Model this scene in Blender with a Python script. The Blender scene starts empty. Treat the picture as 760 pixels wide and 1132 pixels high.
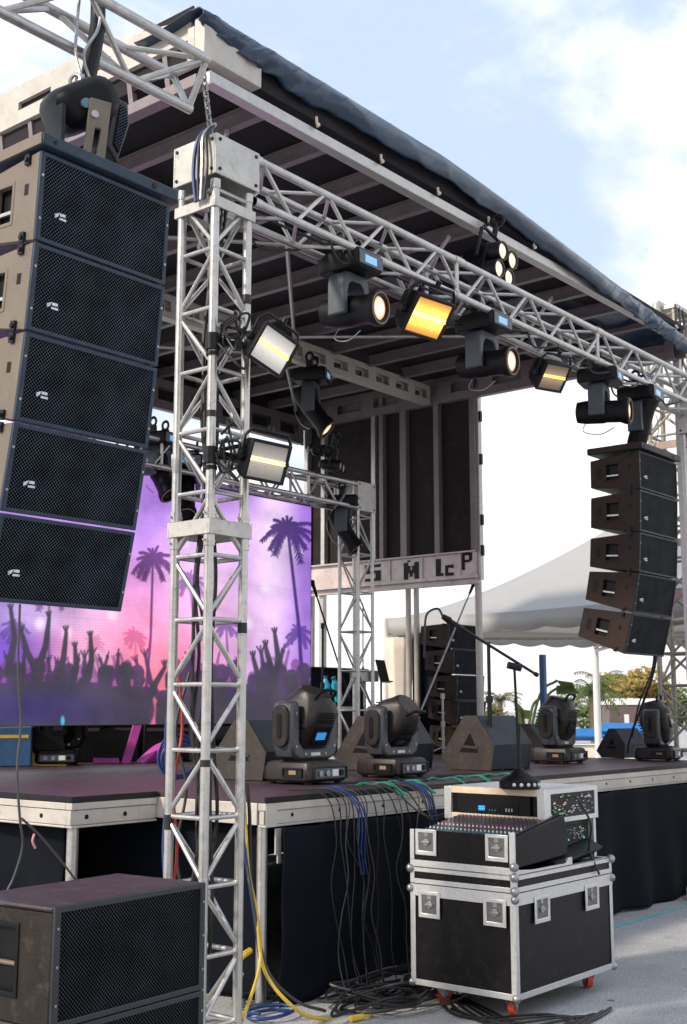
import bpy, math, random
import numpy as np
from mathutils import Vector, Matrix, Euler
random.seed(7)
R = math.radians
sc = bpy.context.scene
col = sc.collection

# ------------------------------------------------------------------ camera
F = 1355.0; TH = R(9.2); AZ = R(39.2); H = 1.7
fw = Vector((math.cos(AZ)*math.cos(TH), math.sin(AZ)*math.cos(TH), math.sin(TH)))
rt = Vector((math.sin(AZ), -math.cos(AZ), 0))
up = rt.cross(fw)
CAM = Vector((0, 0, H))
cam = bpy.data.objects.new('camera', bpy.data.cameras.new('camera')); col.objects.link(cam)
cam.location = CAM
cam.rotation_euler = Matrix((rt, up, -fw)).transposed().to_euler()
cam.data.sensor_fit = 'HORIZONTAL'; cam.data.sensor_width = 36; cam.data.lens = 36*F/760
cam.data.clip_end = 2000; cam.data.clip_start = 0.05
cam.data.dof.use_dof = True; cam.data.dof.focus_distance = 6.3; cam.data.dof.aperture_fstop = 10
sc.camera = cam

def at(px, py, X=None, Y=None, Z=None, d=None):
    """world point seen at a photo pixel, on the plane X / Y / Z = const or at depth d"""
    r = fw + rt*((px-380)/F) + up*(-(py-566)/F)
    if X is not None: t = X/r.x
    elif Y is not None: t = Y/r.y
    elif Z is not None: t = (Z-H)/r.z
    else: t = d
    return CAM + r*t

# ------------------------------------------------------------------ materials
def nodes(name):
    m = bpy.data.materials.new(name); m.use_nodes = True
    nt = m.node_tree; return m, nt, nt.nodes['Principled BSDF']
MC = {}
def pmat(name, base, rough=.5, metal=0., var=.25, scale=6., bump=0., bscale=60., dirt=None, dirt_amt=.0, spec=.5, rvar=.15):
    """base colour broken up by two noises, optional dirt colour patches, optional fine bump"""
    if name in MC: return MC[name]
    m, nt, b = nodes(name); L = nt.links.new; N = nt.nodes.new
    tc = N('ShaderNodeTexCoord'); oi = N('ShaderNodeObjectInfo')
    add = N('ShaderNodeVectorMath'); add.operation = 'ADD'
    mul = N('ShaderNodeVectorMath'); mul.operation = 'SCALE'; mul.inputs['Scale'].default_value = 9.
    cmb = N('ShaderNodeCombineXYZ'); L(oi.outputs['Random'], cmb.inputs[0]); L(oi.outputs['Random'], cmb.inputs[2])
    L(cmb.outputs[0], mul.inputs[0]); L(tc.outputs['Object'], add.inputs[0]); L(mul.outputs[0], add.inputs[1])
    n1 = N('ShaderNodeTexNoise'); n1.inputs['Scale'].default_value = scale; n1.inputs['Detail'].default_value = 6; n1.inputs['Roughness'].default_value = .65
    L(add.outputs[0], n1.inputs['Vector'])
    r1 = N('ShaderNodeMapRange'); r1.inputs['From Min'].default_value = .3; r1.inputs['From Max'].default_value = .7
    r1.inputs['To Min'].default_value = 1-var; r1.inputs['To Max'].default_value = 1+var
    L(n1.outputs['Fac'], r1.inputs['Value'])
    hs = N('ShaderNodeHueSaturation'); hs.inputs['Color'].default_value = (*base, 1); L(r1.outputs[0], hs.inputs['Value'])
    out = hs.outputs[0]
    if dirt_amt > 0:
        n2 = N('ShaderNodeTexNoise'); n2.inputs['Scale'].default_value = scale*2.7; n2.inputs['Detail'].default_value = 9; n2.inputs['Roughness'].default_value = .75
        L(add.outputs[0], n2.inputs['Vector'])
        r2 = N('ShaderNodeMapRange'); r2.inputs['From Min'].default_value = .52; r2.inputs['From Max'].default_value = .68; r2.inputs['To Max'].default_value = dirt_amt
        L(n2.outputs['Fac'], r2.inputs['Value'])
        mx = N('ShaderNodeMix'); mx.data_type = 'RGBA'; L(r2.outputs[0], mx.inputs['Factor']); L(out, mx.inputs['A']); mx.inputs['B'].default_value = (*dirt, 1)
        out = mx.outputs['Result']
    L(out, b.inputs['Base Color'])
    r3 = N('ShaderNodeMapRange'); r3.inputs['To Min'].default_value = max(.05, rough-rvar); r3.inputs['To Max'].default_value = min(1, rough+rvar)
    L(n1.outputs['Fac'], r3.inputs['Value']); L(r3.outputs[0], b.inputs['Roughness'])
    b.inputs['Metallic'].default_value = metal
    b.inputs['Specular IOR Level'].default_value = spec
    if bump > 0:
        n4 = N('ShaderNodeTexNoise'); n4.inputs['Scale'].default_value = bscale; n4.inputs['Detail'].default_value = 4
        L(tc.outputs['Object'], n4.inputs['Vector'])
        bp = N('ShaderNodeBump'); bp.inputs['Strength'].default_value = bump; bp.inputs['Distance'].default_value = .01
        L(n4.outputs['Fac'], bp.inputs['Height']); L(bp.outputs[0], b.inputs['Normal'])
    MC[name] = m
    return m

def emat(name, color, strength, bands=None):
    m, nt, b = nodes(name); L = nt.links.new; N = nt.nodes.new
    b.inputs['Base Color'].default_value = (*[min(1, c*.6) for c in color], 1)
    b.inputs['Roughness'].default_value = .25
    b.inputs['Emission Color'].default_value = (*color, 1)
    b.inputs['Emission Strength'].default_value = strength
    if bands:   # ribbed lamp glass: fine bright tubes
        tc = N('ShaderNodeTexCoord'); w = N('ShaderNodeTexWave'); w.bands_direction = bands[0]; w.inputs['Scale'].default_value = bands[1]
        w.inputs['Distortion'].default_value = .6
        L(tc.outputs['Object'], w.inputs['Vector'])
        mr = N('ShaderNodeMapRange'); mr.inputs['To Min'].default_value = strength*bands[2]; mr.inputs['To Max'].default_value = strength
        L(w.outputs['Fac'], mr.inputs['Value']); L(mr.outputs[0], b.inputs['Emission Strength'])
    return m

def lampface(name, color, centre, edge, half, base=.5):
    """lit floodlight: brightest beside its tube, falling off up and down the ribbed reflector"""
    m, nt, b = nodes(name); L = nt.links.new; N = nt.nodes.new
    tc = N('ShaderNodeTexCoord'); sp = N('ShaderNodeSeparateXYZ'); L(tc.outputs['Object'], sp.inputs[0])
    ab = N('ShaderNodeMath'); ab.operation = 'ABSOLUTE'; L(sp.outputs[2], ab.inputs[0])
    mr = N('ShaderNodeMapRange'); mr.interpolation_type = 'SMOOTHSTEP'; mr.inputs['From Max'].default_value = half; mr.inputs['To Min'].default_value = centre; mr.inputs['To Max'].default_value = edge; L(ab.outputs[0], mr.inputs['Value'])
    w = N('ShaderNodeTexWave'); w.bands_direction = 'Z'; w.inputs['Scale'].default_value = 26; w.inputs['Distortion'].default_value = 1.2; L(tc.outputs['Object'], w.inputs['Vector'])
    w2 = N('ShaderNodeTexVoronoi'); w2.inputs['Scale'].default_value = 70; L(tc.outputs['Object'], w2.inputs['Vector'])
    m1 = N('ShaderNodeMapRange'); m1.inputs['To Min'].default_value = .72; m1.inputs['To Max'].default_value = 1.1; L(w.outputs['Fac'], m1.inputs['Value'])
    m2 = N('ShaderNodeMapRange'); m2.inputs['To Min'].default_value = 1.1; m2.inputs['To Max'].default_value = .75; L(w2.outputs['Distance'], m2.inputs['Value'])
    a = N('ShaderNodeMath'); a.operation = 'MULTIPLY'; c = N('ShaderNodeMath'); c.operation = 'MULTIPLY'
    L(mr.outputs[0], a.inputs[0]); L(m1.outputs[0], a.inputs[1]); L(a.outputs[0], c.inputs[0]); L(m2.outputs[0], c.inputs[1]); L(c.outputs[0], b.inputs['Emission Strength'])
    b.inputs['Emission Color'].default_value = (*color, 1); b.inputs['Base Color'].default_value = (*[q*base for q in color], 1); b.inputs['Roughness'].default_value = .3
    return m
def lensmat(name, c0, c1, s0, s1, rad, axis='Y'):
    """lit round lens: hot centre, ringed, warmer towards the rim; world units from the lens axis"""
    m, nt, b = nodes(name); L = nt.links.new; N = nt.nodes.new
    tc = N('ShaderNodeTexCoord'); sp = N('ShaderNodeSeparateXYZ'); L(tc.outputs['Object'], sp.inputs[0]); cx = N('ShaderNodeCombineXYZ'); L(sp.outputs[0], cx.inputs[0]); L(sp.outputs[2], cx.inputs[2])
    ln = N('ShaderNodeVectorMath'); ln.operation = 'LENGTH'; L(cx.outputs[0], ln.inputs[0])
    mr = N('ShaderNodeMapRange'); mr.inputs['From Max'].default_value = rad; L(ln.outputs['Value'], mr.inputs['Value'])
    cr = N('ShaderNodeMix'); cr.data_type = 'RGBA'; cr.inputs['A'].default_value = (*c0, 1); cr.inputs['B'].default_value = (*c1, 1); L(mr.outputs[0], cr.inputs['Factor']); L(cr.outputs['Result'], b.inputs['Emission Color'])
    sn = N('ShaderNodeMath'); sn.operation = 'SINE'; ml = N('ShaderNodeMath'); ml.operation = 'MULTIPLY'; ml.inputs[1].default_value = 900; L(ln.outputs['Value'], ml.inputs[0]); L(ml.outputs[0], sn.inputs[0])
    st = N('ShaderNodeMapRange'); st.inputs['To Min'].default_value = s0; st.inputs['To Max'].default_value = s1; L(mr.outputs[0], st.inputs['Value'])
    ad = N('ShaderNodeMath'); ad.operation = 'MULTIPLY_ADD'; ad.inputs[1].default_value = .10; L(sn.outputs[0], ad.inputs[0]); L(st.outputs[0], ad.inputs[2]); L(ad.outputs[0], b.inputs['Emission Strength'])
    b.inputs['Base Color'].default_value = (.25, .22, .18, 1); b.inputs['Roughness'].default_value = .1
    return m
def grille_mat(name, pitch, hole, wire):
    m, nt, b = nodes(name); L = nt.links.new; N = nt.nodes.new
    tc = N('ShaderNodeTexCoord'); mp = N('ShaderNodeMapping'); mp.inputs['Rotation'].default_value = (0, R(45), 0)
    L(tc.outputs['Object'], mp.inputs['Vector'])
    v = N('ShaderNodeTexVoronoi'); v.voronoi_dimensions = '2D'; v.inputs['Scale'].default_value = 1/pitch; v.inputs['Randomness'].default_value = 0
    sx = N('ShaderNodeSeparateXYZ'); cx = N('ShaderNodeCombineXYZ'); L(mp.outputs[0], sx.inputs[0]); L(sx.outputs[0], cx.inputs[0]); L(sx.outputs[2], cx.inputs[1])
    L(cx.outputs[0], v.inputs['Vector'])
    mr = N('ShaderNodeMapRange'); mr.inputs['From Min'].default_value = .40; mr.inputs['From Max'].default_value = .52
    L(v.outputs['Distance'], mr.inputs['Value'])
    n = N('ShaderNodeTexNoise'); n.inputs['Scale'].default_value = 7; n.inputs['Detail'].default_value = 5; L(tc.outputs['Object'], n.inputs['Vector'])
    nm = N('ShaderNodeMapRange'); nm.inputs['From Min'].default_value = .3; nm.inputs['From Max'].default_value = .7; nm.inputs['To Min'].default_value = .5; nm.inputs['To Max'].default_value = 1.5; L(n.outputs['Fac'], nm.inputs['Value'])
    hs = N('ShaderNodeHueSaturation'); hs.inputs['Color'].default_value = (*wire, 1); L(nm.outputs[0], hs.inputs['Value'])
    mx = N('ShaderNodeMix'); mx.data_type = 'RGBA'; mx.inputs['A'].default_value = (*hole, 1)
    L(mr.outputs[0], mx.inputs['Factor']); L(hs.outputs[0], mx.inputs['B']); L(mx.outputs['Result'], b.inputs['Base Color'])
    sp = N('ShaderNodeMath'); sp.operation = 'MULTIPLY'; sp.inputs[1].default_value = .22; L(mr.outputs[0], sp.inputs[0]); L(sp.outputs[0], b.inputs['Specular IOR Level'])
    b.inputs['Roughness'].default_value = .6
    MC[name] = m
    return m

ALU   = pmat('aluminium', (.50, .49, .47), .38, .6, .12, 10, .06, 90, (.26, .24, .21), .35)
ALUT  = pmat('aluminium_tube', (.50, .49, .475), .34, .75, .14, 9, .08, 60, (.22, .20, .18), .5)
PLATE = pmat('painted_plate', (.50, .49, .46), .46, .3, .12, 8, .08, 60, (.22, .18, .14), .5)
FASC  = pmat('fascia_metal', (.50, .465, .42), .5, .15, .12, 5, .08, 40, (.28, .24, .2), .4)
JOIST = pmat('joist_metal', (.21, .175, .185), .5, .3, .15, 5, .1, 40, (.12, .1, .1), .5)
ROOFD = pmat('roof_lining', (.010, .007, .010), .9, 0, .35, 2.2, .3, 14)
DARKP = pmat('dark_panel', (.022, .017, .018), .8, 0, .4, 2.5, .2, 20, (.05, .038, .036), .6, spec=.25)
BLACK = pmat('black_plastic', (.005, .005, .0065), .45, 0, .4, 8, .12, 160, spec=.2)
BLKM  = pmat('black_metal', (.008, .009, .012), .42, 0, .35, 10, .1, 120, (.045, .04, .036), .3, spec=.25)
CAB   = pmat('cabinet_sunlit', (.155, .120, .088), .45, 0, .16, 4, .3, 260, (.19, .16, .12), .35)  # warm sunlight put into the colour; the cabinet itself is black
CABF  = pmat('cabinet_front_shade', (.020, .036, .058), .42, 0, .25, 9, .15, 200, (.06, .075, .09), .3, spec=.3)  # blue of the open shade put into the front colour
CABR  = pmat('cabinet_shaded', (.026, .014, .011), .5, 0, .25, 6, .3, 200, (.05, .034, .028), .35, spec=.22)  # shaded twin of the cabinet side, roof shade put into the colour
SUBS  = pmat('sub_side', (.020, .016, .013), .5, 0, .35, 5, .35, 160, (.11, .09, .07), .4, spec=.2)
SUBT  = pmat('sub_paint', (.024, .015, .018), .5, 0, .3, 4, .35, 160, (.12, .095, .09), .5)
FIXT  = pmat('fixture_plastic', (.020, .016, .015), .38, 0, .25, 6, .12, 150, (.06, .05, .045), .4, spec=.32)
WEDG  = pmat('wedge_paint', (.026, .020, .0165), .5, 0, .3, 6, .3, 180, (.10, .085, .07), .45)
CLOTH = pmat('black_cloth', (.0045, .0065, .011), .8, 0, .35, 3, .3, 300, spec=.10)
DECKM = pmat('deck_plywood', (.050, .027, .034), .5, 0, .35, 2.5, .1, 30, (.11, .07, .08), .5)
TARP  = pmat('tarpaulin', (.010, .030, .062), .30, 0, .12, 1.2, .08, 25, (.06, .09, .13), .25)
CASEP = pmat('case_laminate', (.006, .005, .006), .35, 0, .3, 5, .12, 120, (.035, .028, .03), .45, spec=.22)
CASEA = pmat('case_edging', (.64, .64, .64), .34, .6, .08, 24, .05, 100, (.32, .3, .28), .3)
STEEL = pmat('zinc_steel', (.34, .34, .35), .38, .8, .25, 14, .15, 90, (.15, .13, .12), .5)
REDW  = pmat('red_wheel', (.55, .06, .035), .5, 0, .2, 20)
CYANM = pmat('caster_zinc', (.34, .50, .52), .35, .6, .2, 20)
RUBB  = pmat('cable_rubber', (.008, .008, .009), .5, 0, .3, 10)
BLUEC = pmat('blue_rubber', (.010, .035, .16), .45, 0, .2, 10)
GRENC = pmat('green_rubber', (.01, .19, .12), .45, 0, .2, 10)
YELLC = pmat('yellow_rubber', (.62, .43, .04), .5, 0, .2, 10)
REDC  = pmat('red_rubber', (.5, .05, .04), .45, 0, .2, 10)
GREYC = pmat('grey_rubber', (.050, .046, .046), .5, 0, .2, 10)
CANV  = pmat('tent_canvas', (.82, .82, .82), .7, 0, .06, 1.5, .1, 10)
CURT  = pmat('tent_curtain', (.70, .62, .52), .8, 0, .1, 3)
LOGOM = pmat('badge_white', (.55, .62, .68), .4, 0, .5, 70)
PALE  = pmat('pale_strip', (.65, .64, .62), .5, 0, .2, 14)
WHITE = pmat('white_paint', (.78, .78, .76), .5, 0, .08, 10)
YELP  = pmat('yellow_paint', (.72, .44, .02), .45, 0, .15, 6)
MAGP  = pmat('magenta_paint', (.62, .08, .48), .45, 0, .2, 8)
CYANP = pmat('cyan_plastic', (.02, .42, .62), .35, 0, .2, 8)
BLUEP = pmat('blue_paint', (.03, .10, .22), .45, 0, .2, 8)
WOODB = pmat('wood_brown', (.25, .16, .10), .6, 0, .25, 8)
GRN1 = grille_mat('grille_near', .0118, (.0004, .0005, .0006), (.044, .058, .076))
GRN2 = grille_mat('grille_sub', .0112, (.0005, .0005, .0006), (.022, .027, .034))
GRN3 = grille_mat('grille_far', .012, (.002, .0025, .003), (.030, .036, .043))
LENS = lensmat('lamp_lens', (1, .88, .66), (1, .58, .30), 1.6, .35, .068)
LENS2 = emat('lamp_lens_par', (1, .84, .52), .95)
STROBE = lampface('strobe_glow', (1, .42, .07), 3.2, .50, .10)
TUBE = emat('strobe_tube', (1, .66, .18), 1.3)
TUBE2 = emat('strobe_tube_bright', (1, .72, .25), 2.2)
LCD = emat('lcd_display', (.30, .62, .95), .55, ('X', 30, .25))
LCDB = emat('lcd_blue', (.05, .35, .85), .8, ('Z', 24, .05))
LEDG = emat('led_green', (.1, .9, .3), .6)
LEDA = emat('led_amber', (1, .5, .1), .5)
LEDBL = emat('led_cyan', (.1, .7, 1), .8)
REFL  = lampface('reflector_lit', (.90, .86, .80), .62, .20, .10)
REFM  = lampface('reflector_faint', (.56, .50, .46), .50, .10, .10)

# ------------------------------------------------------------------ mesh helpers
class MB:
    def __init__(s, org=(0, 0, 0)):
        s.v = []; s.f = []; s.M = Matrix.Identity(4); s.org = Vector(org)
    def add(s, vs, fs):
        o = len(s.v)
        s.v += [(s.M @ Vector(p)) - s.org for p in vs]
        s.f += [tuple(i+o for i in f) for f in fs]
        return s
    def box(s, lo, hi):
        x0, y0, z0 = lo; x1, y1, z1 = hi
        if x0 > x1: x0, x1 = x1, x0
        if y0 > y1: y0, y1 = y1, y0
        if z0 > z1: z0, z1 = z1, z0
        return s.add([(x0,y0,z0),(x1,y0,z0),(x1,y1,z0),(x0,y1,z0),(x0,y0,z1),(x1,y0,z1),(x1,y1,z1),(x0,y1,z1)],
              [(0,3,2,1),(4,5,6,7),(0,1,5,4),(1,2,6,5),(2,3,7,6),(3,0,4,7)])
    def cb(s, c, sz):
        return s.box([c[i]-sz[i]/2 for i in range(3)], [c[i]+sz[i]/2 for i in range(3)])
    def tube(s, a, b, r, n=10, r2=None):
        a = Vector(a); b = Vector(b); r2 = r if r2 is None else r2
        d = (b-a)
        if d.length < 1e-6: return s
        d.normalize()
        u = d.orthogonal().normalized(); w = d.cross(u)
        vs = [];
        for p, q in ((a, r), (b, r2)):
            for k in range(n):
                t = 2*math.pi*k/n; vs.append(p+(u*math.cos(t)+w*math.sin(t))*q)
        fs = [(k, (k+1) % n, n+(k+1) % n, n+k) for k in range(n)]
        fs += [tuple(range(n-1, -1, -1)), tuple(range(n, 2*n))]
        return s.add(vs, fs)
    def bar(s, a, b, w, h):
        """rectangular bar from a to b, w across (horizontal), h high"""
        a = Vector(a); b = Vector(b); d = (b-a).normalized()
        z = Vector((0, 0, 1)) if abs(d.z) < .95 else Vector((0, 1, 0))
        u = d.cross(z).normalized(); v = u.cross(d)
        vs = [p+u*(w/2*i)+v*(h/2*j) for p in (a, b) for i, j in ((-1,-1),(1,-1),(1,1),(-1,1))]
        return s.add(vs, [(0,1,5,4),(1,2,6,5),(2,3,7,6),(3,0,4,7),(3,2,1,0),(4,5,6,7)])
    def path(s, pts, r, n=6):
        pts = [Vector(p) for p in pts]; rings = []
        u = None
        for i, p in enumerate(pts):
            d = (pts[min(i+1, len(pts)-1)]-pts[max(i-1, 0)])
            if d.length < 1e-7: d = Vector((0, 0, 1))
            d.normalize()
            u = d.orthogonal().normalized() if u is None else (u-d*u.dot(d)).normalized()
            w = d.cross(u)
            rings.append([p+(u*math.cos(2*math.pi*k/n)+w*math.sin(2*math.pi*k/n))*r for k in range(n)])
        return s.loft(rings)
    def loft(s, rings, cap=True):
        n = len(rings[0]); vs = [p for r_ in rings for p in r_]
        fs = [(i*n+k, i*n+(k+1) % n, (i+1)*n+(k+1) % n, (i+1)*n+k) for i in range(len(rings)-1) for k in range(n)]
        if cap: fs += [tuple(range(n-1, -1, -1)), tuple(range((len(rings)-1)*n, len(rings)*n))]
        return s.add(vs, fs)
    def prism(s, poly, ax, a, b):
        """poly: 2D points; ax: extrusion axis; 2D coords are the other two axes in order"""
        def p3(p, t):
            return (t, p[0], p[1]) if ax == 'x' else (p[0], t, p[1]) if ax == 'y' else (p[0], p[1], t)
        n = len(poly)
        return s.add([p3(p, a) for p in poly]+[p3(p, b) for p in poly],
                     [tuple(range(n-1, -1, -1)), tuple(range(n, 2*n))]+[(k, (k+1) % n, n+(k+1) % n, n+k) for k in range(n)])
    def frame(s, o4, i4, ax, a, b):
        """quad plate with a quad hole"""
        def p3(p, t):
            return (t, p[0], p[1]) if ax == 'x' else (p[0], t, p[1]) if ax == 'y' else (p[0], p[1], t)
        vs = [p3(p, t) for t in (a, b) for q in (o4, i4) for p in q]
        fs = []
        for k in range(4):
            j = (k+1) % 4
            fs += [(k, j, 4+j, 4+k), (8+k, 12+k, 12+j, 8+j), (k, 8+k, 8+j, j), (4+k, 4+j, 12+j, 12+k)]
        return s.add(vs, fs)
    def sphere(s, c, r, n=10, m=6, sc_=(1, 1, 1)):
        rings = []
        for i in range(m+1):
            t = math.pi*(i/m); q = max(.02, math.sin(t))*r
            rings.append([(c[0]+q*math.cos(2*math.pi*k/n)*sc_[0], c[1]+q*math.sin(2*math.pi*k/n)*sc_[1], c[2]-math.cos(t)*r*sc_[2]) for k in range(n)])
        return s.loft(rings)
    def torus(s, c, axis, r, t, n=20, m=6):
        axis = Vector(axis).normalized(); u = axis.orthogonal().normalized(); w = axis.cross(u); c = Vector(c)
        pts = [c+(u*math.cos(2*math.pi*k/n)+w*math.sin(2*math.pi*k/n))*r for k in range(n+1)]
        return s.path(pts, t, m)
    def build(s, name, mat, parent=None, bevel=0., smooth=True, loc=None, rot=None, label=None, ang=40):
        me = bpy.data.meshes.new(name); me.from_pydata([tuple(p) for p in s.v], [], s.f)
        mats = mat if isinstance(mat, (list, tuple)) else [mat]
        for q in mats: me.materials.append(q)
        me.validate()
        import bmesh
        bm = bmesh.new(); bm.from_mesh(me); bmesh.ops.recalc_face_normals(bm, faces=bm.faces); bm.to_mesh(me); bm.free()
        if smooth:
            me.polygons.foreach_set('use_smooth', [True]*len(me.polygons)); me.set_sharp_from_angle(angle=R(ang))
        o = bpy.data.objects.new(name, me); col.objects.link(o)
        if parent is not None: o.parent = parent
        if loc is not None: o.location = loc
        if rot is not None: o.rotation_euler = rot
        if label: o['label'] = label
        if bevel > 0:
            bv = o.modifiers.new('bevel', 'BEVEL'); bv.width = bevel; bv.segments = 2; bv.limit_method = 'ANGLE'; bv.angle_limit = R(50)
            bv.harden_normals = False
        return o

def thing(name, label, cat, loc=(0, 0, 0), rot=(0, 0, 0), group=None, kind=None):
    o = bpy.data.objects.new(name, None); o.empty_display_size = .2; col.objects.link(o)
    o.location = loc; o.rotation_euler = rot
    o['label'] = label; o['category'] = cat
    if group: o['group'] = group
    if kind: o['kind'] = kind
    return o
def tag(o, label=None, cat=None, group=None, kind=None):
    if label: o['label'] = label
    if cat: o['category'] = cat
    if group: o['group'] = group
    if kind: o['kind'] = kind
    return o
def kids(o): return [c for c in bpy.data.objects if c.parent == o]
def copy_tree(o, parent=None):
    c = o.copy(); col.objects.link(c)
    if parent is not None: c.parent = parent
    for ch in kids(o): copy_tree(ch, c)
    return c
def place(o, loc, rot=None, label=None, group=None):
    o.location = loc
    if rot is not None: o.rotation_euler = rot
    if label: o['label'] = label
    if group: o['group'] = group
    return o
def rrect(w, h, r, n=4):
    pts = []
    for cx, cy, a0 in ((w/2-r, h/2-r, 0), (-w/2+r, h/2-r, 90), (-w/2+r, -h/2+r, 180), (w/2-r, -h/2+r, 270)):
        for k in range(n+1):
            t = R(a0+90*k/n); pts.append((cx+r*math.cos(t), cy+r*math.sin(t)))
    return pts
def rect4(x0, z0, x1, z1): return [(x0, z0), (x1, z0), (x1, z1), (x0, z1)]
def smoothpath(pts, seg=8):
    """Catmull-Rom through the points"""
    P = [Vector(p) for p in pts]; P = [P[0]*2-P[1]]+P+[P[-1]*2-P[-2]]; out = []
    for i in range(1, len(P)-2):
        for k in range(seg):
            t = k/seg; a, b, c, d = P[i-1], P[i], P[i+1], P[i+2]
            out.append(.5*((2*b)+(c-a)*t+(2*a-5*b+4*c-d)*t*t+(3*b-a-3*c+d)*t**3))
    out.append(P[-2]); return out
def cable(pts, r, mat, label, name='cable', group=None, cat='cable', seg=8):
    p0 = Vector(pts[0])
    mb = MB(p0); mb.path(smoothpath(pts, seg), r, 6)
    o = mb.build(name, mat); o.location = p0
    return tag(o, label, cat, group)

# ------------------------------------------------------------------ world, sun
SUN_EL, SUN_AZ = 33, 160          # compass-free: azimuth of the sun measured CCW from +X
w = bpy.data.worlds.new('World'); sc.world = w; w.use_nodes = True
nt = w.node_tree; N = nt.nodes.new; L = nt.links.new
bg = nt.nodes['Background']
sky = N('ShaderNodeTexSky'); sky.sky_type = 'NISHITA'; sky.sun_disc = False
sky.sun_elevation = R(SUN_EL); sky.sun_rotation = R(90-SUN_AZ)
sky.air_density = 1.0; sky.dust_density = 1.5; sky.ozone_density = 1.5
tc = N('ShaderNodeTexCoord')
mp = N('ShaderNodeMapping'); mp.inputs['Scale'].default_value = (1, 1, 1.9); mp.inputs['Location'].default_value = (3.3, 1.15, .2)
L(tc.outputs['Generated'], mp.inputs['Vector'])
n1 = N('ShaderNodeTexNoise'); n1.inputs['Scale'].default_value = 2.6; n1.inputs['Detail'].default_value = 8; n1.inputs['Roughness'].default_value = .56; n1.inputs['Distortion'].default_value = .25
L(mp.outputs[0], n1.inputs['Vector'])
sep = N('ShaderNodeSeparateXYZ'); L(tc.outputs['Generated'], sep.inputs[0])
hz = N('ShaderNodeMapRange'); hz.inputs['From Min'].default_value = .0; hz.inputs['From Max'].default_value = .42; hz.inputs['To Min'].default_value = .42; hz.inputs['To Max'].default_value = .0
L(sep.outputs['Z'], hz.inputs['Value'])
ad = N('ShaderNodeMath'); ad.operation = 'ADD'; L(n1.outputs['Fac'], ad.inputs[0]); L(hz.outputs[0], ad.inputs[1])
cr = N('ShaderNodeMapRange'); cr.interpolation_type = 'SMOOTHSTEP'; cr.inputs['From Min'].default_value = .44; cr.inputs['From Max'].default_value = .62
L(ad.outputs[0], cr.inputs['Value'])
n2 = N('ShaderNodeTexNoise'); n2.inputs['Scale'].default_value = 4.5; n2.inputs['Detail'].default_value = 7; L(mp.outputs[0], n2.inputs['Vector'])
cs = N('ShaderNodeMapRange'); cs.inputs['From Min'].default_value = .3; cs.inputs['From Max'].default_value = .7; L(n2.outputs['Fac'], cs.inputs['Value'])
cc = N('ShaderNodeMix'); cc.data_type = 'RGBA'; cc.inputs['A'].default_value = (8.6, 8.7, 9.1, 1); cc.inputs['B'].default_value = (11.2, 11.0, 10.6, 1)
L(cs.outputs[0], cc.inputs['Factor'])
# thin veil over the clear blue: the air between is bright
vl = N('ShaderNodeMix'); vl.data_type = 'RGBA'; vl.inputs['Factor'].default_value = .80; L(sky.outputs[0], vl.inputs['A']); vl.inputs['B'].default_value = (6.0, 7.3, 9.4, 1)
mx = N('ShaderNodeMix'); mx.data_type = 'RGBA'; L(cr.outputs[0], mx.inputs['Factor']); L(vl.outputs['Result'], mx.inputs['A']); L(cc.outputs['Result'], mx.inputs['B'])
L(mx.outputs['Result'], bg.inputs['Color']); bg.inputs['Strength'].default_value = .1
sd = bpy.data.lights.new('sun', 'SUN'); sd.energy = 2.9; sd.angle = R(6); sd.color = (1, .88, .72)
so = bpy.data.objects.new('sun', sd); col.objects.link(so)
sv = Vector((math.cos(R(SUN_EL))*math.cos(R(SUN_AZ)), math.cos(R(SUN_EL))*math.sin(R(SUN_AZ)), math.sin(R(SUN_EL))))
so.rotation_euler = sv.to_track_quat('Z', 'Y').to_euler(); so.location = (0, 0, 20)
vs = sc.view_settings; vs.view_transform = 'Standard'; vs.look = 'None'; vs.gamma = 1; vs.use_curve_mapping = False; vs.exposure = .38
sc.render.engine = 'CYCLES'
sc.cycles.max_bounces = 8

# ------------------------------------------------------------------ ground
g = MB(); g.box((-400, -400, -.6), (1200, 1200, 0))
m, nt, b = nodes('concrete_ground'); L = nt.links.new; N = nt.nodes.new
tc = N('ShaderNodeTexCoord'); a = N('ShaderNodeTexNoise'); a.inputs['Scale'].default_value = .9; a.inputs['Detail'].default_value = 10; a.inputs['Roughness'].default_value = .7
L(tc.outputs['Object'], a.inputs['Vector'])
r = N('ShaderNodeValToRGB'); r.color_ramp.elements[0].position = .32; r.color_ramp.elements[0].color = (.33, .328, .33, 1); r.color_ramp.elements[1].position = .68; r.color_ramp.elements[1].color = (.50, .495, .49, 1)
L(a.outputs['Fac'], r.inputs[0])
v = N('ShaderNodeTexNoise'); v.inputs['Scale'].default_value = 70; v.inputs['Detail'].default_value = 4; L(tc.outputs['Object'], v.inputs['Vector'])
vr = N('ShaderNodeMapRange'); vr.inputs['From Min'].default_value = .35; vr.inputs['From Max'].default_value = .65; vr.inputs['To Min'].default_value = .68; vr.inputs['To Max'].default_value = 1.2; L(v.outputs['Fac'], vr.inputs['Value'])
v2 = N('ShaderNodeTexVoronoi'); v2.inputs['Scale'].default_value = 2.6; L(tc.outputs['Object'], v2.inputs['Vector'])
sr = N('ShaderNodeMapRange'); sr.inputs['From Min'].default_value = .045; sr.inputs['From Max'].default_value = .07; sr.inputs['To Min'].default_value = .25; sr.inputs['To Max'].default_value = 1; L(v2.outputs['Distance'], sr.inputs['Value'])
ml = N('ShaderNodeMath'); ml.operation = 'MULTIPLY'; L(vr.outputs[0], ml.inputs[0]); L(sr.outputs[0], ml.inputs[1])
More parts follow.
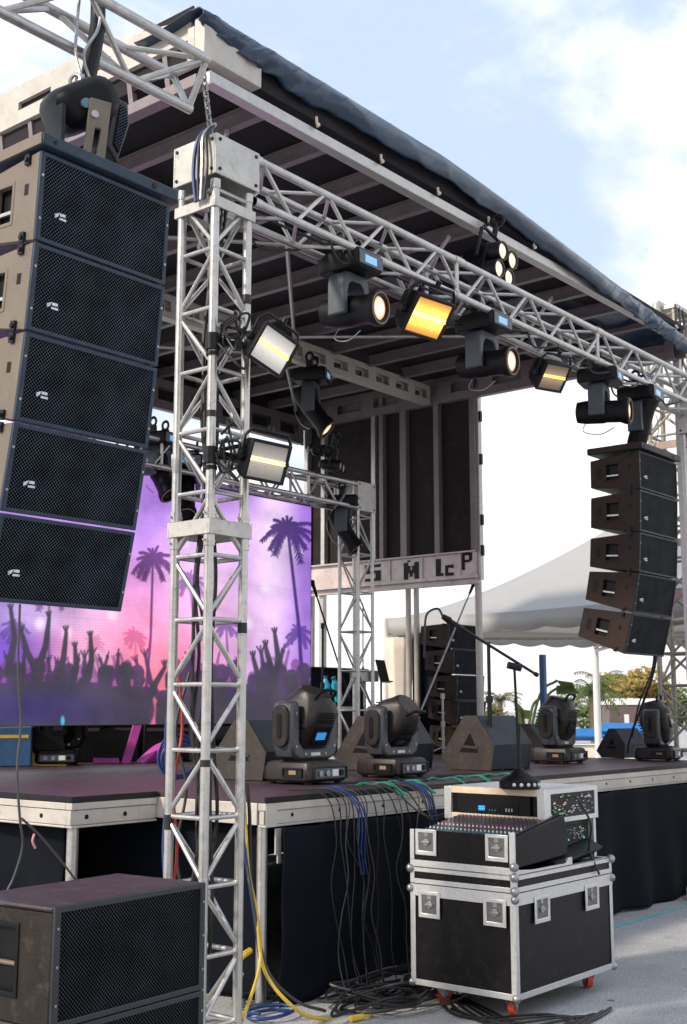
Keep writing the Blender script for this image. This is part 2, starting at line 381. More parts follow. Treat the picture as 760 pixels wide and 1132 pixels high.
vc_ = N('ShaderNodeTexVoronoi'); vc_.feature = 'DISTANCE_TO_EDGE'; vc_.inputs['Scale'].default_value = .55
dn = N('ShaderNodeTexNoise'); dn.inputs['Scale'].default_value = 3; dn.inputs['Detail'].default_value = 6; L(tc.outputs['Object'], dn.inputs['Vector'])
dm = N('ShaderNodeMix'); dm.data_type = 'RGBA'; dm.inputs['Factor'].default_value = .25; L(tc.outputs['Object'], dm.inputs['A']); L(dn.outputs['Color'], dm.inputs['B']); L(dm.outputs['Result'], vc_.inputs['Vector'])
ck = N('ShaderNodeMapRange'); ck.inputs['From Max'].default_value = .006; ck.inputs['To Min'].default_value = .86; L(vc_.outputs['Distance'], ck.inputs['Value'])
st_ = N('ShaderNodeTexNoise'); st_.inputs['Scale'].default_value = 2.3; st_.inputs['Detail'].default_value = 3; L(tc.outputs['Object'], st_.inputs['Vector'])
sm = N('ShaderNodeMapRange'); sm.inputs['From Min'].default_value = .60; sm.inputs['From Max'].default_value = .72; sm.inputs['To Min'].default_value = 1; sm.inputs['To Max'].default_value = .72; L(st_.outputs['Fac'], sm.inputs['Value'])
m2_ = N('ShaderNodeMath'); m2_.operation = 'MULTIPLY'; L(ck.outputs[0], m2_.inputs[0]); L(sm.outputs[0], m2_.inputs[1])
m3_ = N('ShaderNodeMath'); m3_.operation = 'MULTIPLY'; L(m2_.outputs[0], m3_.inputs[0]); L(ml.outputs[0], m3_.inputs[1]); ml = m3_
hs = N('ShaderNodeHueSaturation'); L(r.outputs[0], hs.inputs['Color']); L(ml.outputs[0], hs.inputs['Value']); L(hs.outputs[0], b.inputs['Base Color'])
b.inputs['Roughness'].default_value = .8
bp = N('ShaderNodeBump'); bp.inputs['Strength'].default_value = .35; bp.inputs['Distance'].default_value = .01; L(v.outputs['Fac'], bp.inputs['Height']); L(bp.outputs[0], b.inputs['Normal'])
tag(g.build('ground', m, smooth=False), kind='structure')

# ------------------------------------------------------------------ trusses
def truss_parts(root, Lh, s=.254, rc=.025, rl=.0125, pitch=.33, rungs=True, M=Matrix.Identity(4), zig=1, chord_mat=ALUT, skipfaces=()):
    """box truss along local Z from 0 to Lh, chords at the corners of an s x s square (0..s)"""
    cs_ = [(0, 0), (s, 0), (s, s), (0, s)]
    for x, y in cs_:
        mb = MB(); mb.M = M; mb.tube((x, y, 0), (x, y, Lh), rc, 14)
        mb.tube((x, y, 0), (x, y, .05), rc*1.18, 14); mb.tube((x, y, Lh-.05), (x, y, Lh), rc*1.18, 14)
        mb.build('chord', chord_mat, root)
    n = max(2, round((Lh-.1)/pitch)); p = (Lh-.1)/n
    for k in range(4):
        a = cs_[k]; b = cs_[(k+1) % 4]
        mb = MB(); mb.M = M
        for i in range(n):
            z0 = .05+i*p; z1 = z0+p
            q, r_ = (a, b) if (i+k*zig) % 2 == 0 else (b, a)
            mb.tube((*q, z0+.02), (*r_, z1-.02), rl, 8)
            if rungs: mb.tube((*a, z0), (*b, z0), rl, 8)
        mb.tube((*a, .05+n*p), (*b, .05+n*p), rl, 8)
        mb.build('lattice', chord_mat, root)

def corner_block(root, lo, hi, t=.012, name='corner_block', inset=.05):
    """box corner of bolted plates with frames"""
    x0, y0, z0 = lo; x1, y1, z1 = hi
    mb = MB()
    mb.box((x0, y0, z0), (x1, y0+t, z1)); mb.box((x0, y1-t, z0), (x1, y1, z1))
    mb.box((x0, y0+t, z0), (x0+t, y1-t, z1)); mb.box((x1-t, y0+t, z0), (x1, y1-t, z1))
    mb.box((x0+t, y0+t, z1-t), (x1-t, y1-t, z1))
    mb.build(name, PLATE, root, bevel=.003)
    for x in (x0+inset*.6, x1-inset*.6):
        for z in (z0+inset*.6, z1-inset*.6):
            bl = MB(); bl.tube((x, y0-.006, z), (x, y0, z), .010, 8); bl.build('bolt', BLKM, root)
    for y in (y0+inset*.6, y1-inset*.6):
        for z in (z0+inset*.6, z1-inset*.6):
            bl = MB(); bl.tube((x0-.006, y, z), (x0, y, z), .010, 8); bl.build('bolt', BLKM, root)

S = .254
# near tower: near leg at (4.42, 4.5)
TX, TY = 4.42, 4.50
t = thing('truss_tower', 'tall silver lattice tower standing beside the big left speaker column', 'truss tower', (TX, TY, 0))
truss_parts(t, 4.42, M=Matrix.Translation((0, 0, .12)), pitch=.325)
corner_block(t, (-.04, -.04, 4.56), (S+.05, S+.04, 4.79))
for z0, z1 in ((4.38, 4.44), (2.60, 2.68)):
    fr = MB()
    for a, b in (((-.032, -.032), (S+.032, -.02)), ((-.032, S+.02), (S+.032, S+.032)), ((-.032, -.02), (-.02, S+.02)), ((S+.02, -.02), (S+.032, S+.02))):
        fr.box((*a, z0), (*b, z1))
    if z0 < 3: fr.box((-.022, -.022, 2.612), (S+.022, S+.022, 2.622))
    fr.build('joint_plate', PLATE, t, bevel=.002)
for k_, (lx, ly, z_) in enumerate(((0, 0, 1.42), (S, 0, 2.1), (0, S, 2.95), (0, 0, 3.22), (S, 0, 3.9), (0, S, 1.1), (0, 0, .62))):
    q_ = MB(); q_.tube((lx, ly, z_), (lx, ly, z_+.035+.02*(k_ % 3)), .0262, 14); q_.build('tape_wrap', (RUBB, RUBB, pmat('silver_tape', (.35, .35, .36), .35, .2), RUBB)[k_ % 4], t)
for (lx, ly) in ((0, 0), (S, 0), (0, S), (S, S)):
    for z_ in (2.54, 2.682): q_ = MB(); q_.tube((lx, ly, z_), (lx, ly, z_+.055), .031, 14); q_.tube((lx-.045, ly, z_+.028), (lx+.045, ly, z_+.028), .006, 8); q_.build('sleeve', ALUT, t)
bp_ = MB(); bp_.box((-.10, -.10, .02), (S+.10, S+.10, .12)); bp_.build('base_plate', PLATE, t, bevel=.004)
bp_ = MB(); bp_.box((-.32, -.02, 0), (S+.32, .08, .019)); bp_.box((-.02, .09, 0), (S+.02, S+.32, .019)); bp_.build('outrigger', PLATE, t)

# main front truss from the near tower to the right tower, top chord centre z 4.76
ZT = 4.77
MTX0, MTX1 = 4.72, 10.98
Mx = Matrix(((0, 0, 1, 0), (0, 1, 0, 0), (-1, 0, 0, 0), (0, 0, 0, 1)))   # local z -> world x
def row_truss(name, label, x0, x1, y, ztop, s=S, pitch=.29, group=None, zig=1):
    t = thing(name, label, 'truss', (x0, y, ztop))
    truss_parts(t, x1-x0, s=s, M=Mx, pitch=pitch, rungs=False, zig=zig)
    for k in range(1, int((x1-x0)//2)+1):      # section joints
        mb = MB(); x = k*2.05
        if x > x1-x0-.3: break
        for (yy, zz) in ((0, 0), (s, 0), (0, -s), (s, -s)):
            mb = MB(); mb.tube((x-.05, yy, zz), (x+.05, yy, zz), .030, 12); mb.build('joint_sleeve', ALUT, t)
        for yy in (0, s):
            mb = MB(); mb.tube((x-.02, yy, 0), (x-.02, yy, -s), .016, 8); mb.build('joint_strut', ALUT, t)
    return t
row_truss('box_truss', 'long silver box truss under the roof edge carrying the row of lamps', MTX0, MTX1, TY, ZT)

# right tower carrying the far end
RX = 11.02
t = thing('truss_tower', 'silver tower at the far end of the long box truss behind the right speaker column', 'truss tower', (RX, TY, 0))
truss_parts(t, 4.20, M=Matrix.Translation((0, 0, .12)), pitch=.33, zig=0)
corner_block(t, (-.04, -.04, 4.33), (S+.05, S+.04, 4.83))
mb = MB(); mb.box((-.12, -.12, 0), (S+.12, S+.12, .12)); mb.build('base_plate', PLATE, t, bevel=.004)
# tall tower standing beyond the roof
t = thing('truss_tower', 'tallest lattice tower rising above the far right roof corner', 'truss tower', (13.2, 5.745, 0))
truss_parts(t, 6.25, s=.36, rc=.03, rl=.016, M=Matrix.Translation((0, 0, .12)), pitch=.36, chord_mat=pmat('aged_aluminium', (.33, .30, .25), .45, .3, .2, 6, .1, 60, (.16, .13, .1), .5))
for z_ in (2.95, 3.55, 4.7):
    mb = MB(); mb.box((-.045, -.045, z_), (.405, -.032, z_+.09)); mb.box((-.045, -.031, z_), (-.032, .405, z_+.09)); mb.build('joint_plate', pmat('plate_brown', (.36, .27, .22), .6), t)
mb = MB(); mb.box((-.05, -.05, 6.37), (.41, .41, 6.42)); mb.box((-.12, .14, 6.421), (.6, .20, 6.48)); mb.tube((-.10, .17, 6.45), (-.10, .17, 6.30), .05, 10)
mb.build('top_plate', PLATE, t, bevel=.003)
mb = MB(); mb.box((-.15, -.15, 0), (.51, .51, .12)); mb.build('base_plate', PLATE, t, bevel=.004)
mb = MB()
for a in range(3):
    mb.path(smoothpath([(-.05+.1*a, -.04, 6.40), (-.2+.1*a, -.12, 5.9), (-.05, -.08, 5.5), (.1*a, -.05, 4.6), (.05, -.06, 3)]), .012)
mb.build('cable', RUBB, t)
# rear tower and rear truss holding the video wall
RTX, RTY = 10.30, 8.2
t = thing('truss_tower', 'slim rear tower right beside the video wall under the far end of the rear truss', 'truss tower', (RTX, RTY, 1.19))
truss_parts(t, 2.62, rc=.02, rl=.010, M=Matrix.Translation((0, 0, .04)), pitch=.40)
corner_block(t, (-.03, -.03, 2.66), (S+.03, S+.03, 2.98))
mb = MB(); mb.box((-.1, -.1, 0), (S+.1, S+.1, .04)); mb.build('base_plate', PLATE, t)
row_truss('box_truss', 'rear silver truss over the palm tree video wall', 5.4, RTX-.03, RTY, 4.14, pitch=.27)
t = thing('truss_tower', 'far left rear tower mostly hidden behind the big speaker column', 'truss tower', (5.12, RTY, 1.19))
truss_parts(t, 2.95, rc=.02, rl=.010, pitch=.40)

# stub truss upper left: triangular, hung from the roof, carries the near array
t = thing('triangular_truss', 'short triangular truss at the upper left holding the big speaker column', 'truss', (2.2, 4.4, 5.13))
x1 = 2.05
c3 = [(0, 0), (.26, 0), (.13, -.24)]
for (yy, zz) in c3:
    mb = MB(); mb.tube((0, yy, zz), (x1, yy, zz), .027, 14); mb.build('chord', ALUT, t)
for a, b in ((0, 2), (1, 2), (0, 1)):
    mb = MB(); n = 5
    for i in range(n):
        p, q = (c3[a], c3[b]) if i % 2 else (c3[b], c3[a])
        mb.tube((x1*i/n+.02, *p), (x1*(i+1)/n-.02, *q), .015, 8)
    mb.tube((x1-.012, *c3[a]), (x1-.012, *c3[b]), .018, 10); mb.tube((.012, *c3[a]), (.012, *c3[b]), .018, 10)
    mb.build('lattice', ALUT, t)
# it is picked up by a black steel arm from the roof side
mb = MB()
mb.tube((.9, .13, 0), (.9, .13, 1.2), .02, 10)
mb.build('support_rod', ALUT, t)

# ------------------------------------------------------------------ stage deck
DX0, DX1, DY0, DY1, DZ = 5.43, 12.3, 5.02, 10.15, 1.19
t = thing('stage_deck', 'raised main stage with dark plywood top and pale metal edge beams', 'stage', (DX0, DY0, 0))
o_ = (DX0, DY0, 0)
mb = MB(o_); mb.box((DX0+.01, DY0+.01, DZ-.03), (DX1, DY1, DZ)); mb.build('deck_top', DECKM, t)
mb = MB(o_)
mb.box((DX0, DY0, DZ-.075), (DX1, DY0+.06, DZ-.032)); mb.box((DX0, DY0+.012, DZ-.155), (DX1, DY0+.05, DZ-.078))
mb.box((DX0, DY0, DZ-.17), (DX1, DY0+.06, DZ-.157))
mb.box((DX0, DY0-.006, DZ-.17), (DX0+.10, DY0-.001, DZ-.05))
mb.build('edge_beam', FASC, t, bevel=.004)
mb = MB(o_); mb.box((DX0-.002, DY0-.004, DZ-.028), (DX1, DY0+.008, DZ+.003)); mb.build('edge_trim', BLKM, t)
mb = MB(o_); mb.box((DX0, DY0+.07, DZ-.16), (DX0+.05, DY1, DZ-.032)); mb.build('edge_beam', FASC, t, bevel=.004)
mb = MB(o_)
x = DX0+.25
while x < DX1:
    mb.tube((x, DY0+.010, DZ-.11), (x, DY0+.0145, DZ-.11), .012, 10); x += .45
mb.build('bolt_holes', BLACK, t)
for x, y in [(DX0+.05, DY0+.07), (DX0+2.3, DY0+.1), (DX0+4.6, DY0+.1), (DX0+.05, DY0+2.2), (DX1-.1, DY0+.1), (DX0+2.3, DY0+2.4), (DX0+4.6, DY0+2.4), (DX0+.05, DY1-.1), (DX1-.1, DY1-.1)]:
    mb = MB(o_); mb.tube((x, y, .02), (x, y, DZ-.17), .032, 12); mb.tube((x, y, 0), (x, y, .02), .06, 12); mb.build('leg', ALUT, t)
mb = MB(o_); mb.M = Matrix.Translation((DX0+.08, DY0-.010, .86)); mb.box((0, 0, 0), (.05, .009, .15)); mb.box((.02, 0, -.05), (.05, .009, 0)); mb.build('hanger_bracket', PLATE, t)
WX0, WY0 = 4.75, 5.95
t = thing('stage_wing', 'lower left side platform with purple brown top beside the main stage', 'stage', (WX0, WY0, 0))
o_ = (WX0, WY0, 0)
mb = MB(o_); mb.box((WX0+.01, WY0+.01, DZ-.03), (DX0-.004, DY1, DZ)); mb.build('deck_top', DECKM, t)
mb = MB(o_)
mb.box((WX0, WY0, DZ-.075), (DX0-.004, WY0+.06, DZ-.034)); mb.box((WX0, WY0+.01, DZ-.165), (DX0-.004, WY0+.05, DZ-.078)); mb.box((WX0, WY0, DZ-.18), (DX0-.004, WY0+.06, DZ-.167))
mb.build('edge_beam', FASC, t, bevel=.004)
mb = MB(o_)
mb.box((WX0, WY0+.062, DZ-.075), (WX0+.06, DY1, DZ-.034)); mb.box((WX0+.01, WY0+.062, DZ-.165), (WX0+.05, DY1, DZ-.078)); mb.box((WX0, WY0+.062, DZ-.18), (WX0+.06, DY1, DZ-.167))
mb.build('edge_beam', FASC, t, bevel=.004)
mb = MB(o_); mb.box((WX0-.003, WY0-.004, DZ-.030), (DX0-.004, WY0+.008, DZ+.003)); mb.box((WX0-.004, WY0+.010, DZ-.030), (WX0+.008, DY1, DZ+.003)); mb.build('edge_trim', BLKM, t)
mb = MB(o_)
for x in (WX0+.12, WX0+.42): mb.tube((x, WY0+.006, DZ-.12), (x, WY0+.0125, DZ-.12), .014, 10)
for y in (WY0+.3, WY0+.75, WY0+1.4): mb.tube((WX0+.006, y, DZ-.12), (WX0+.0125, y, DZ-.12), .014, 10)
mb.build('bolt_holes', BLACK, t)
for x, y in [(WX0+.07, WY0+.07), (WX0+.07, DY1-.1)]:
    mb = MB(o_); mb.tube((x, y, .02), (x, y, DZ-.18), .036, 12); mb.tube((x, y, 0), (x, y, .02), .06, 12); mb.build('leg', ALUT, t)

def cloth(name, label, x0, x1, y, z0, z1, seed, cat='stage skirt', along='x', amp=.024):
    rnd = np.random.RandomState(seed); n = int((x1-x0)/.035); m_ = 26
    ph = rnd.rand(10)*6.28; fr = rnd.uniform(2, 16, 10)
    mb = MB(((x0, y, 0) if along == 'x' else (y, x0, 0)))
    vs = []
    for j in range(m_+1):
        v = j/m_; z = z1+(z0-z1)*v
        for i in range(n+1):
            u = x0+(x1-x0)*i/n
            off = sum(math.sin(u*f+p+v*1.3*math.sin(p*3)) for f, p in zip(fr, ph))*amp*(.15+.85*v)/2.4
            off += .012*math.sin(u*2.2+v*7+ph[0])*math.sin(v*5+ph[1])
            sag = .012*abs(math.sin(u*math.pi/.9))*(1-v)
            if j == m_: sag -= .012*math.sin(u*5+ph[2])
            vs.append((u, y-off, z-sag) if along == 'x' else (y-off, u, z-sag))
    fs = [(j*(n+1)+i, j*(n+1)+i+1, (j+1)*(n+1)+i+1, (j+1)*(n+1)+i) for j in range(m_) for i in range(n)]
    mb.add(vs, fs); o = mb.build(name, CLOTH, ang=180)
    o.location = (x0, y, 0) if along == 'x' else (y, x0, 0)
    md = o.modifiers.new('thick', 'SOLIDIFY'); md.thickness = .004
    return tag(o, label, cat)
cloth('stage_skirt', 'black cloth skirt hanging from the front edge of the main stage', DX0+.10, DX1, DY0-.045, .015, DZ-.165, 3)
cloth('stage_skirt', 'black cloth closing the rear side below the stage', WX0, DX1, DY1+.03, .0, DZ-.05, 5)
cloth('stage_skirt', 'black cloth below the right end of the stage', DY0, DY1, DX1+.03, .0, DZ-.05, 6, along='y')
cloth('stage_skirt', 'added black cloth shutting out light under the left side of the main stage behind the left tower', DY0+.12, DY1, DX0+.12, .005, DZ-.165, 8, along='y')  # added to keep the space under the stage dark
cloth('stage_skirt', 'added black cloth blocking the sun along the left side under the stage wing behind its corner leg', WY0+.25, DY1, WX0+.14, .005, DZ-.18, 9, along='y')  # added to keep the sun from reaching in below the deck
# cyan line on the concrete
mb = MB(); mb.prism([(7.2, 4.70), (13.5, 4.72), (13.5, 4.745), (7.2, 4.725)], 'z', .004, .008)
tag(mb.build('ground_line', pmat('cyan_tape', (.10, .50, .58), .6, 0, .25, 12, dirt=(.3, .32, .34), dirt_amt=.6), smooth=False), 'thin cyan tape line on the concrete along the foot of the stage skirt', 'tape line')

# ------------------------------------------------------------------ roof
RX0, RX1, RY0, RY1, RZ = 4.80, 11.62, 4.95, 10.15, 5.42
o_ = (RX0, RY0, RZ)
t = thing('stage_roof', 'big stage roof of dark panels on pale steel beams above the stage', 'stage roof', o_)
mb = MB(o_)
mb.add([(RX0-.02, RY0+.02, RZ+.16), (RX1+.02, RY0+.02, RZ+.14), (RX1+.02, RY1, RZ+.16), (RX0-.02, RY1, RZ+.2),
        (RX0-.02, RY0+.02, RZ+.34), (RX1+.02, RY0+.02, RZ+.05+.14), (RX1+.02, RY1, RZ+.3), (RX0-.02, RY1, RZ+.55)],
       [(0,3,2,1),(4,5,6,7),(0,1,5,4),(1,2,6,5),(2,3,7,6),(3,0,4,7)])
mb.build('roof_skin', ROOFD, t)
mb = MB(o_); mb.bar((RX0, RY0+.03, RZ+.045), (RX1, RY0+.03, RZ+.045), .055, .085); mb.box((RX0, RY0-.02, RZ-.006), (RX1, RY0+.06, RZ+.002)); mb.build('front_beam', ALU, t, bevel=.004)
# left fascia with slots and its lower chord
mb = MB(o_)
def topz(y): return RZ+.42+.16*min(1, (y-RY0)/.9)+.02*max(0, y-RY0-.9)
y = RY0+.12
while y < RY1-.05:
    y2 = min(y+.62, RY1)
    mb.frame([(y, RZ+.33), (y2, RZ+.33), (y2, topz(y2)), (y, topz(y))], [(y+.13, RZ+.405), (y2-.13, RZ+.405), (y2-.13, RZ+.465), (y+.13, RZ+.465)], 'x', RX0-.05, RX0-.02)
    y = y2
mb.prism([(RY0+.08, RZ+.30), (RY1, RZ+.30), (RY1, RZ+.328), (RY0+.08, RZ+.328)], 'x', RX0-.06, RX0+.10)
mb.build('fascia_beam', FASC, t, bevel=.003)
mb = MB(o_); mb.box((RX0-.018, RY0+.14, RZ+.335), (RX0-.006, RY1, RZ+.55)); mb.build('fascia_backing', ROOFD, t)
mb = MB(o_); mb.box((RX0-.04, RY0+.08, RZ), (RX0+.05, RY1, RZ+.075)); mb.build('side_beam', JOIST, t, bevel=.004)
mb = MB(o_); y = RY0+.35
while y < RY1: mb.bar((RX0+.0, y, RZ+.08), (RX0-.02, y+.02, RZ+.30), .04, .04); y += .34
mb.build('side_strut', JOIST, t)
mb = MB(o_); mb.box((RX0-.08, RY0-.03, RZ+.13), (RX0+.42, RY0+.06, RZ+.40)); mb.box((RX0-.08, RY0+.06, RZ+.13), (RX0-.02, RY0+.12, RZ+.36)); mb.build('corner_box', FASC, t, bevel=.006)
# joists front part
x = RX0+.55; k = 0
while x < RX1-.2:
    mb = MB(o_); mb.box((x-.03, RY0+.07, RZ+.02), (x+.03, 8.04, RZ+.032)); mb.box((x-.004, RY0+.07, RZ+.032), (x+.004, 8.04, RZ+.13)); mb.box((x-.03, RY0+.07, RZ+.125), (x+.03, 8.04, RZ+.137))
    mb.build('joist', JOIST, t)
    mb = MB(o_); mb.box((x-.03, 8.2, RZ-.02), (x+.03, RY1, RZ-.005)); mb.box((x-.004, 8.2, RZ-.005), (x+.004, RY1, RZ+.09)); mb.build('joist', JOIST, t)
    x += .62; k += 1
mb = MB(o_)
for a, b in (((5.2, 7.9), (7.0, 6.3)), ((7.0, 6.3), (8.9, 7.9)), ((8.9, 7.9), (10.4, 6.0)), ((7.7, 5.2), (8.9, 6.6)), ((9.5, 5.3), (11.3, 7.0)), ((5.3, 5.3), (6.6, 6.9)), ((5.5, 8.4), (7.4, 9.9)), ((7.4, 9.9), (9.3, 8.4)), ((9.3, 8.4), (11.2, 9.9))):
    mb.tube((*a, RZ-.01), (*b, RZ-.01), .018, 8)
mb.build('cross_brace', ALU, t)
# long purlins parallel to the front
mb = MB(o_)
for yy in (6.5,): mb.box((RX0+.06, yy-.03, RZ+.06), (RX1-.04, yy+.03, RZ+.12))
mb.build('purlin', JOIST, t)
# slotted spine beam
def slotbeam(a0, a1, c0, c1, z0, z1, ax, step, hole):
    """ax='y': plate normal along y, runs in x"""
    mb = MB(o_); a = a0
    n = max(1, round((a1-a0)/step)); st = (a1-a0)/n
    for i in range(n):
        p = a0+i*st; q = p+st; mz = (z0+z1)/2; hh = (z1-z0)*hole/2
        mb.frame(rect4(p, z0, q, z1), rect4(p+st*.17, mz-hh, q-st*.17, mz+hh), ax, c0, c0+.012)
        mb.frame(rect4(p, z0, q, z1), rect4(p+st*.17, mz-hh, q-st*.17, mz+hh), ax, c1-.012, c1)
    if ax == 'y': mb.box((a0, c0, z0-.013), (a1, c1, z0-.001)); mb.box((a0, c0, z1+.001), (a1, c1, z1+.012))
    else: mb.box((c0, a0, z0-.013), (c1, a1, z0-.001)); mb.box((c0, a0, z1+.001), (c1, a1, z1+.012))
    return mb
slotbeam(RX0+.06, RX1-.12, 8.06, 8.16, RZ-.16, RZ+.04, 'y', .36, .52).build('spine_beam', FASC, t)
slotbeam(RY0+.08, RY1, RX1-.11, RX1-.03, RZ-.16, RZ+.12, 'x', .55, .4).build('side_beam', JOIST, t)
slotbeam(RX0+.06, RX1-.12, RY1-.10, RY1-.02, RZ-.36, RZ-.04, 'y', .5, .45).build('rear_beam', JOIST, t)
mb = MB(o_); mb.box((RX1-.025, RY0, RZ-.16), (RX1, RY1, RZ+.14)); mb.build('side_panel', JOIST, t)
mb = MB(o_); mb.box((RX0-.02, RY1-.015, RZ-.36), (RX1, RY1+.0, RZ+.28)); mb.build('rear_panel', DARKP, t)
# hydraulic posts of the roof
for (x, y) in ((RX1+.05, RY0+.12), (RX1+.05, RY1-.3), (RX0+.1, RY1-.3)):
    mb = MB((x, y, 0)); zt = RZ-.17 if x > 11 and y > 6 else RZ-.02
    mb.box((x-.035, y-.035, 0), (x+.035, y+.035, zt)); o = mb.build('roof_post', ALU, bevel=.004); o.location = (x, y, 0)
    tag(o, {0: 'thin pale post under the near right roof corner', 1: 'pale post at the far right rear corner of the roof', 2: 'pale post at the rear left roof corner hidden by the video wall'}[[ (RX1+.05, RY0+.12), (RX1+.05, RY1-.3), (RX0+.1, RY1-.3)].index((x, y))], 'post')
# more posts under the folded wall, seen over the deck
for i, (px, lab) in enumerate(((452, 'left one of two pale posts close together below the folded wall'), (461, 'right one of two pale posts close together below the folded wall'))):
    q = at(px, 700, X=12.0); mb = MB((q.x, q.y, 0)); mb.tube((q.x, q.y, 0), (q.x, q.y, 3.3+.02*i), .035, 10); o = mb.build('roof_post', FASC); o.location = (q.x, q.y, 0); tag(o, lab, 'post')
q = at(530, 700, X=11.75); mb = MB((q.x, q.y, 0)); mb.tube((q.x, q.y, 0), (q.x, q.y, 3.16), .04, 10); o = mb.build('roof_post', FASC); o.location = (q.x, q.y, 0); tag(o, 'pale post directly under the near lower corner of the folded wall', 'post')
q = at(344, 740, Y=10.3); mb = MB((q.x, q.y, 0)); mb.tube((q.x, q.y, 0), (q.x, q.y, 5.0), .05, 10); o = mb.build('roof_post', FASC); o.location = (q.x, q.y, 0); tag(o, 'pale post just right of the video wall edge', 'post')

# folded side wall
PX = 11.60; PY0, PY1, PZ0, PZ1 = 7.50, 10.06, 3.17, 5.50
o_ = (PX, PY0, PZ0)
t = thing('folded_wall', 'dark folding stage wall with pale ribs and a lettered white lower rail', 'wall panel', o_)
mb = MB(o_); mb.box((PX+.02, PY0+.02, PZ0+.30), (PX+.06, PY1, PZ1)); mb.build('sheet', DARKP, t)
for yy, ww in ((7.52, .07), (8.02, .07), (8.50, .09), (8.83, .06), (8.95, .06), (9.75, .06), (10.03, .06)):
    mb = MB(o_); mb.box((PX-.06, yy-ww/2, PZ0+.30), (PX+.018, yy+ww/2, PZ1-.005)); mb.build('rib', JOIST if yy < 8.9 else ALU, t, bevel=.003)
LRAIL = pmat('rail_metal', (.58, .50, .50), .5, .1, .2, 4, .1, 40, (.28, .22, .22), .6)
mb = MB(o_); mb.box((PX-.03, PY0, PZ0+.04), (PX+.05, PY1+.35, PZ0+.295)); mb.box((PX-.08, PY0-.01, PZ0), (PX+.06, PY1+.35, PZ0+.038)); mb.box((PX-.075, PY0, PZ0+.296), (PX+.015, PY1+.35, PZ0+.315))
mb.box((PX-.02, PY0, PZ0-.06), (PX+.05, PY1+.35, PZ0-.001))
mb.build('lower_rail', LRAIL, t, bevel=.003)
def glyph(txt, size, M, mat, parent, name='lettering', ext=.002):
    c = bpy.data.curves.new('t', 'FONT'); c.body = txt; c.size = size; c.extrude = ext; c.offset = size*.02
    o0 = bpy.data.objects.new('t', c); col.objects.link(o0)
    me = bpy.data.meshes.new_from_object(o0.evaluated_get(bpy.context.evaluated_depsgraph_get()))
    bpy.data.objects.remove(o0); me.transform(M); me.materials.clear(); me.materials.append(mat)
    o = bpy.data.objects.new(name, me); col.objects.link(o); o.parent = parent
    return o
# text faces -X: local x -> -Y, local y -> Z, normal -X
GM = Matrix(((0, 0, -1, 0), (-1, 0, 0, 0), (0, 1, 0, 0), (0, 0, 0, 1)))
GL = {'5': ((0, .17, 1, .20), (0, .10, .30, .10), (0, .09, 1, .12), (.68, .0, .32, .10), (0, 0, .75, .035)),
      'M': ((0, 0, .30, .20), (.70, 0, .30, .20), (.30, .07, .14, .09), (.56, .07, .14, .09), (.40, .03, .20, .08), (.25, .205, .18, .02)),
      'L': ((0, 0, .48, .20), (.50, .0, .2, .03)), 'c': ((0, 0, .35, .12), (0, 0, 1, .035), (.2, .09, .8, .035), (.7, .085, .3, .03)),
      'P': ((0, 0, .30, .20), (.30, .165, .55, .035), (.70, .10, .30, .09), (.30, .085, .5, .03))}
for ch, yy, wd, dz in (('5', 9.10, .24, .06), ('M', 8.52, .22, .045), ('L', 8.06, .15, .055), ('c', 7.93, .12, .05), ('P', 7.70, .14, .10)):
    mb = MB(o_)
    for i_, (u0, v0, uw, vh) in enumerate(GL[ch]):
        if ch == '5' and i_ == 0: v0, vh = .165, .035
        if ch == '5' and i_ == 2: v0, vh = .09, .035
        y1_ = yy-u0*wd; mb.box((PX-.034-.0004*i_, y1_-uw*wd, PZ0+dz+v0), (PX-.0305, y1_, PZ0+dz+v0+vh))
    mb.build('letter', BLACK, t)
mb = MB(o_)
for yy in (8.72, 8.25, 7.72): mb.box((PX-.045, yy-.01, PZ0+.04), (PX-.032, yy+.01, PZ0+.295))
mb.build('rail_rib', LRAIL, t)
mb = MB(o_); mb.box((PX-.02, PY0-.045, PZ0-.02), (PX+.05, PY0-.012, PZ1-.1)); mb.build('end_post', ALU, t, bevel=.003)
for z in (PZ0+.25, PZ0+.6, PZ0+1.3, PZ0+1.8):
    mb = MB(o_); mb.box((PX-.01, PY0-.07, z), (PX+.03, PY0-.046, z+.12)); mb.build('hinge', BLKM, t)

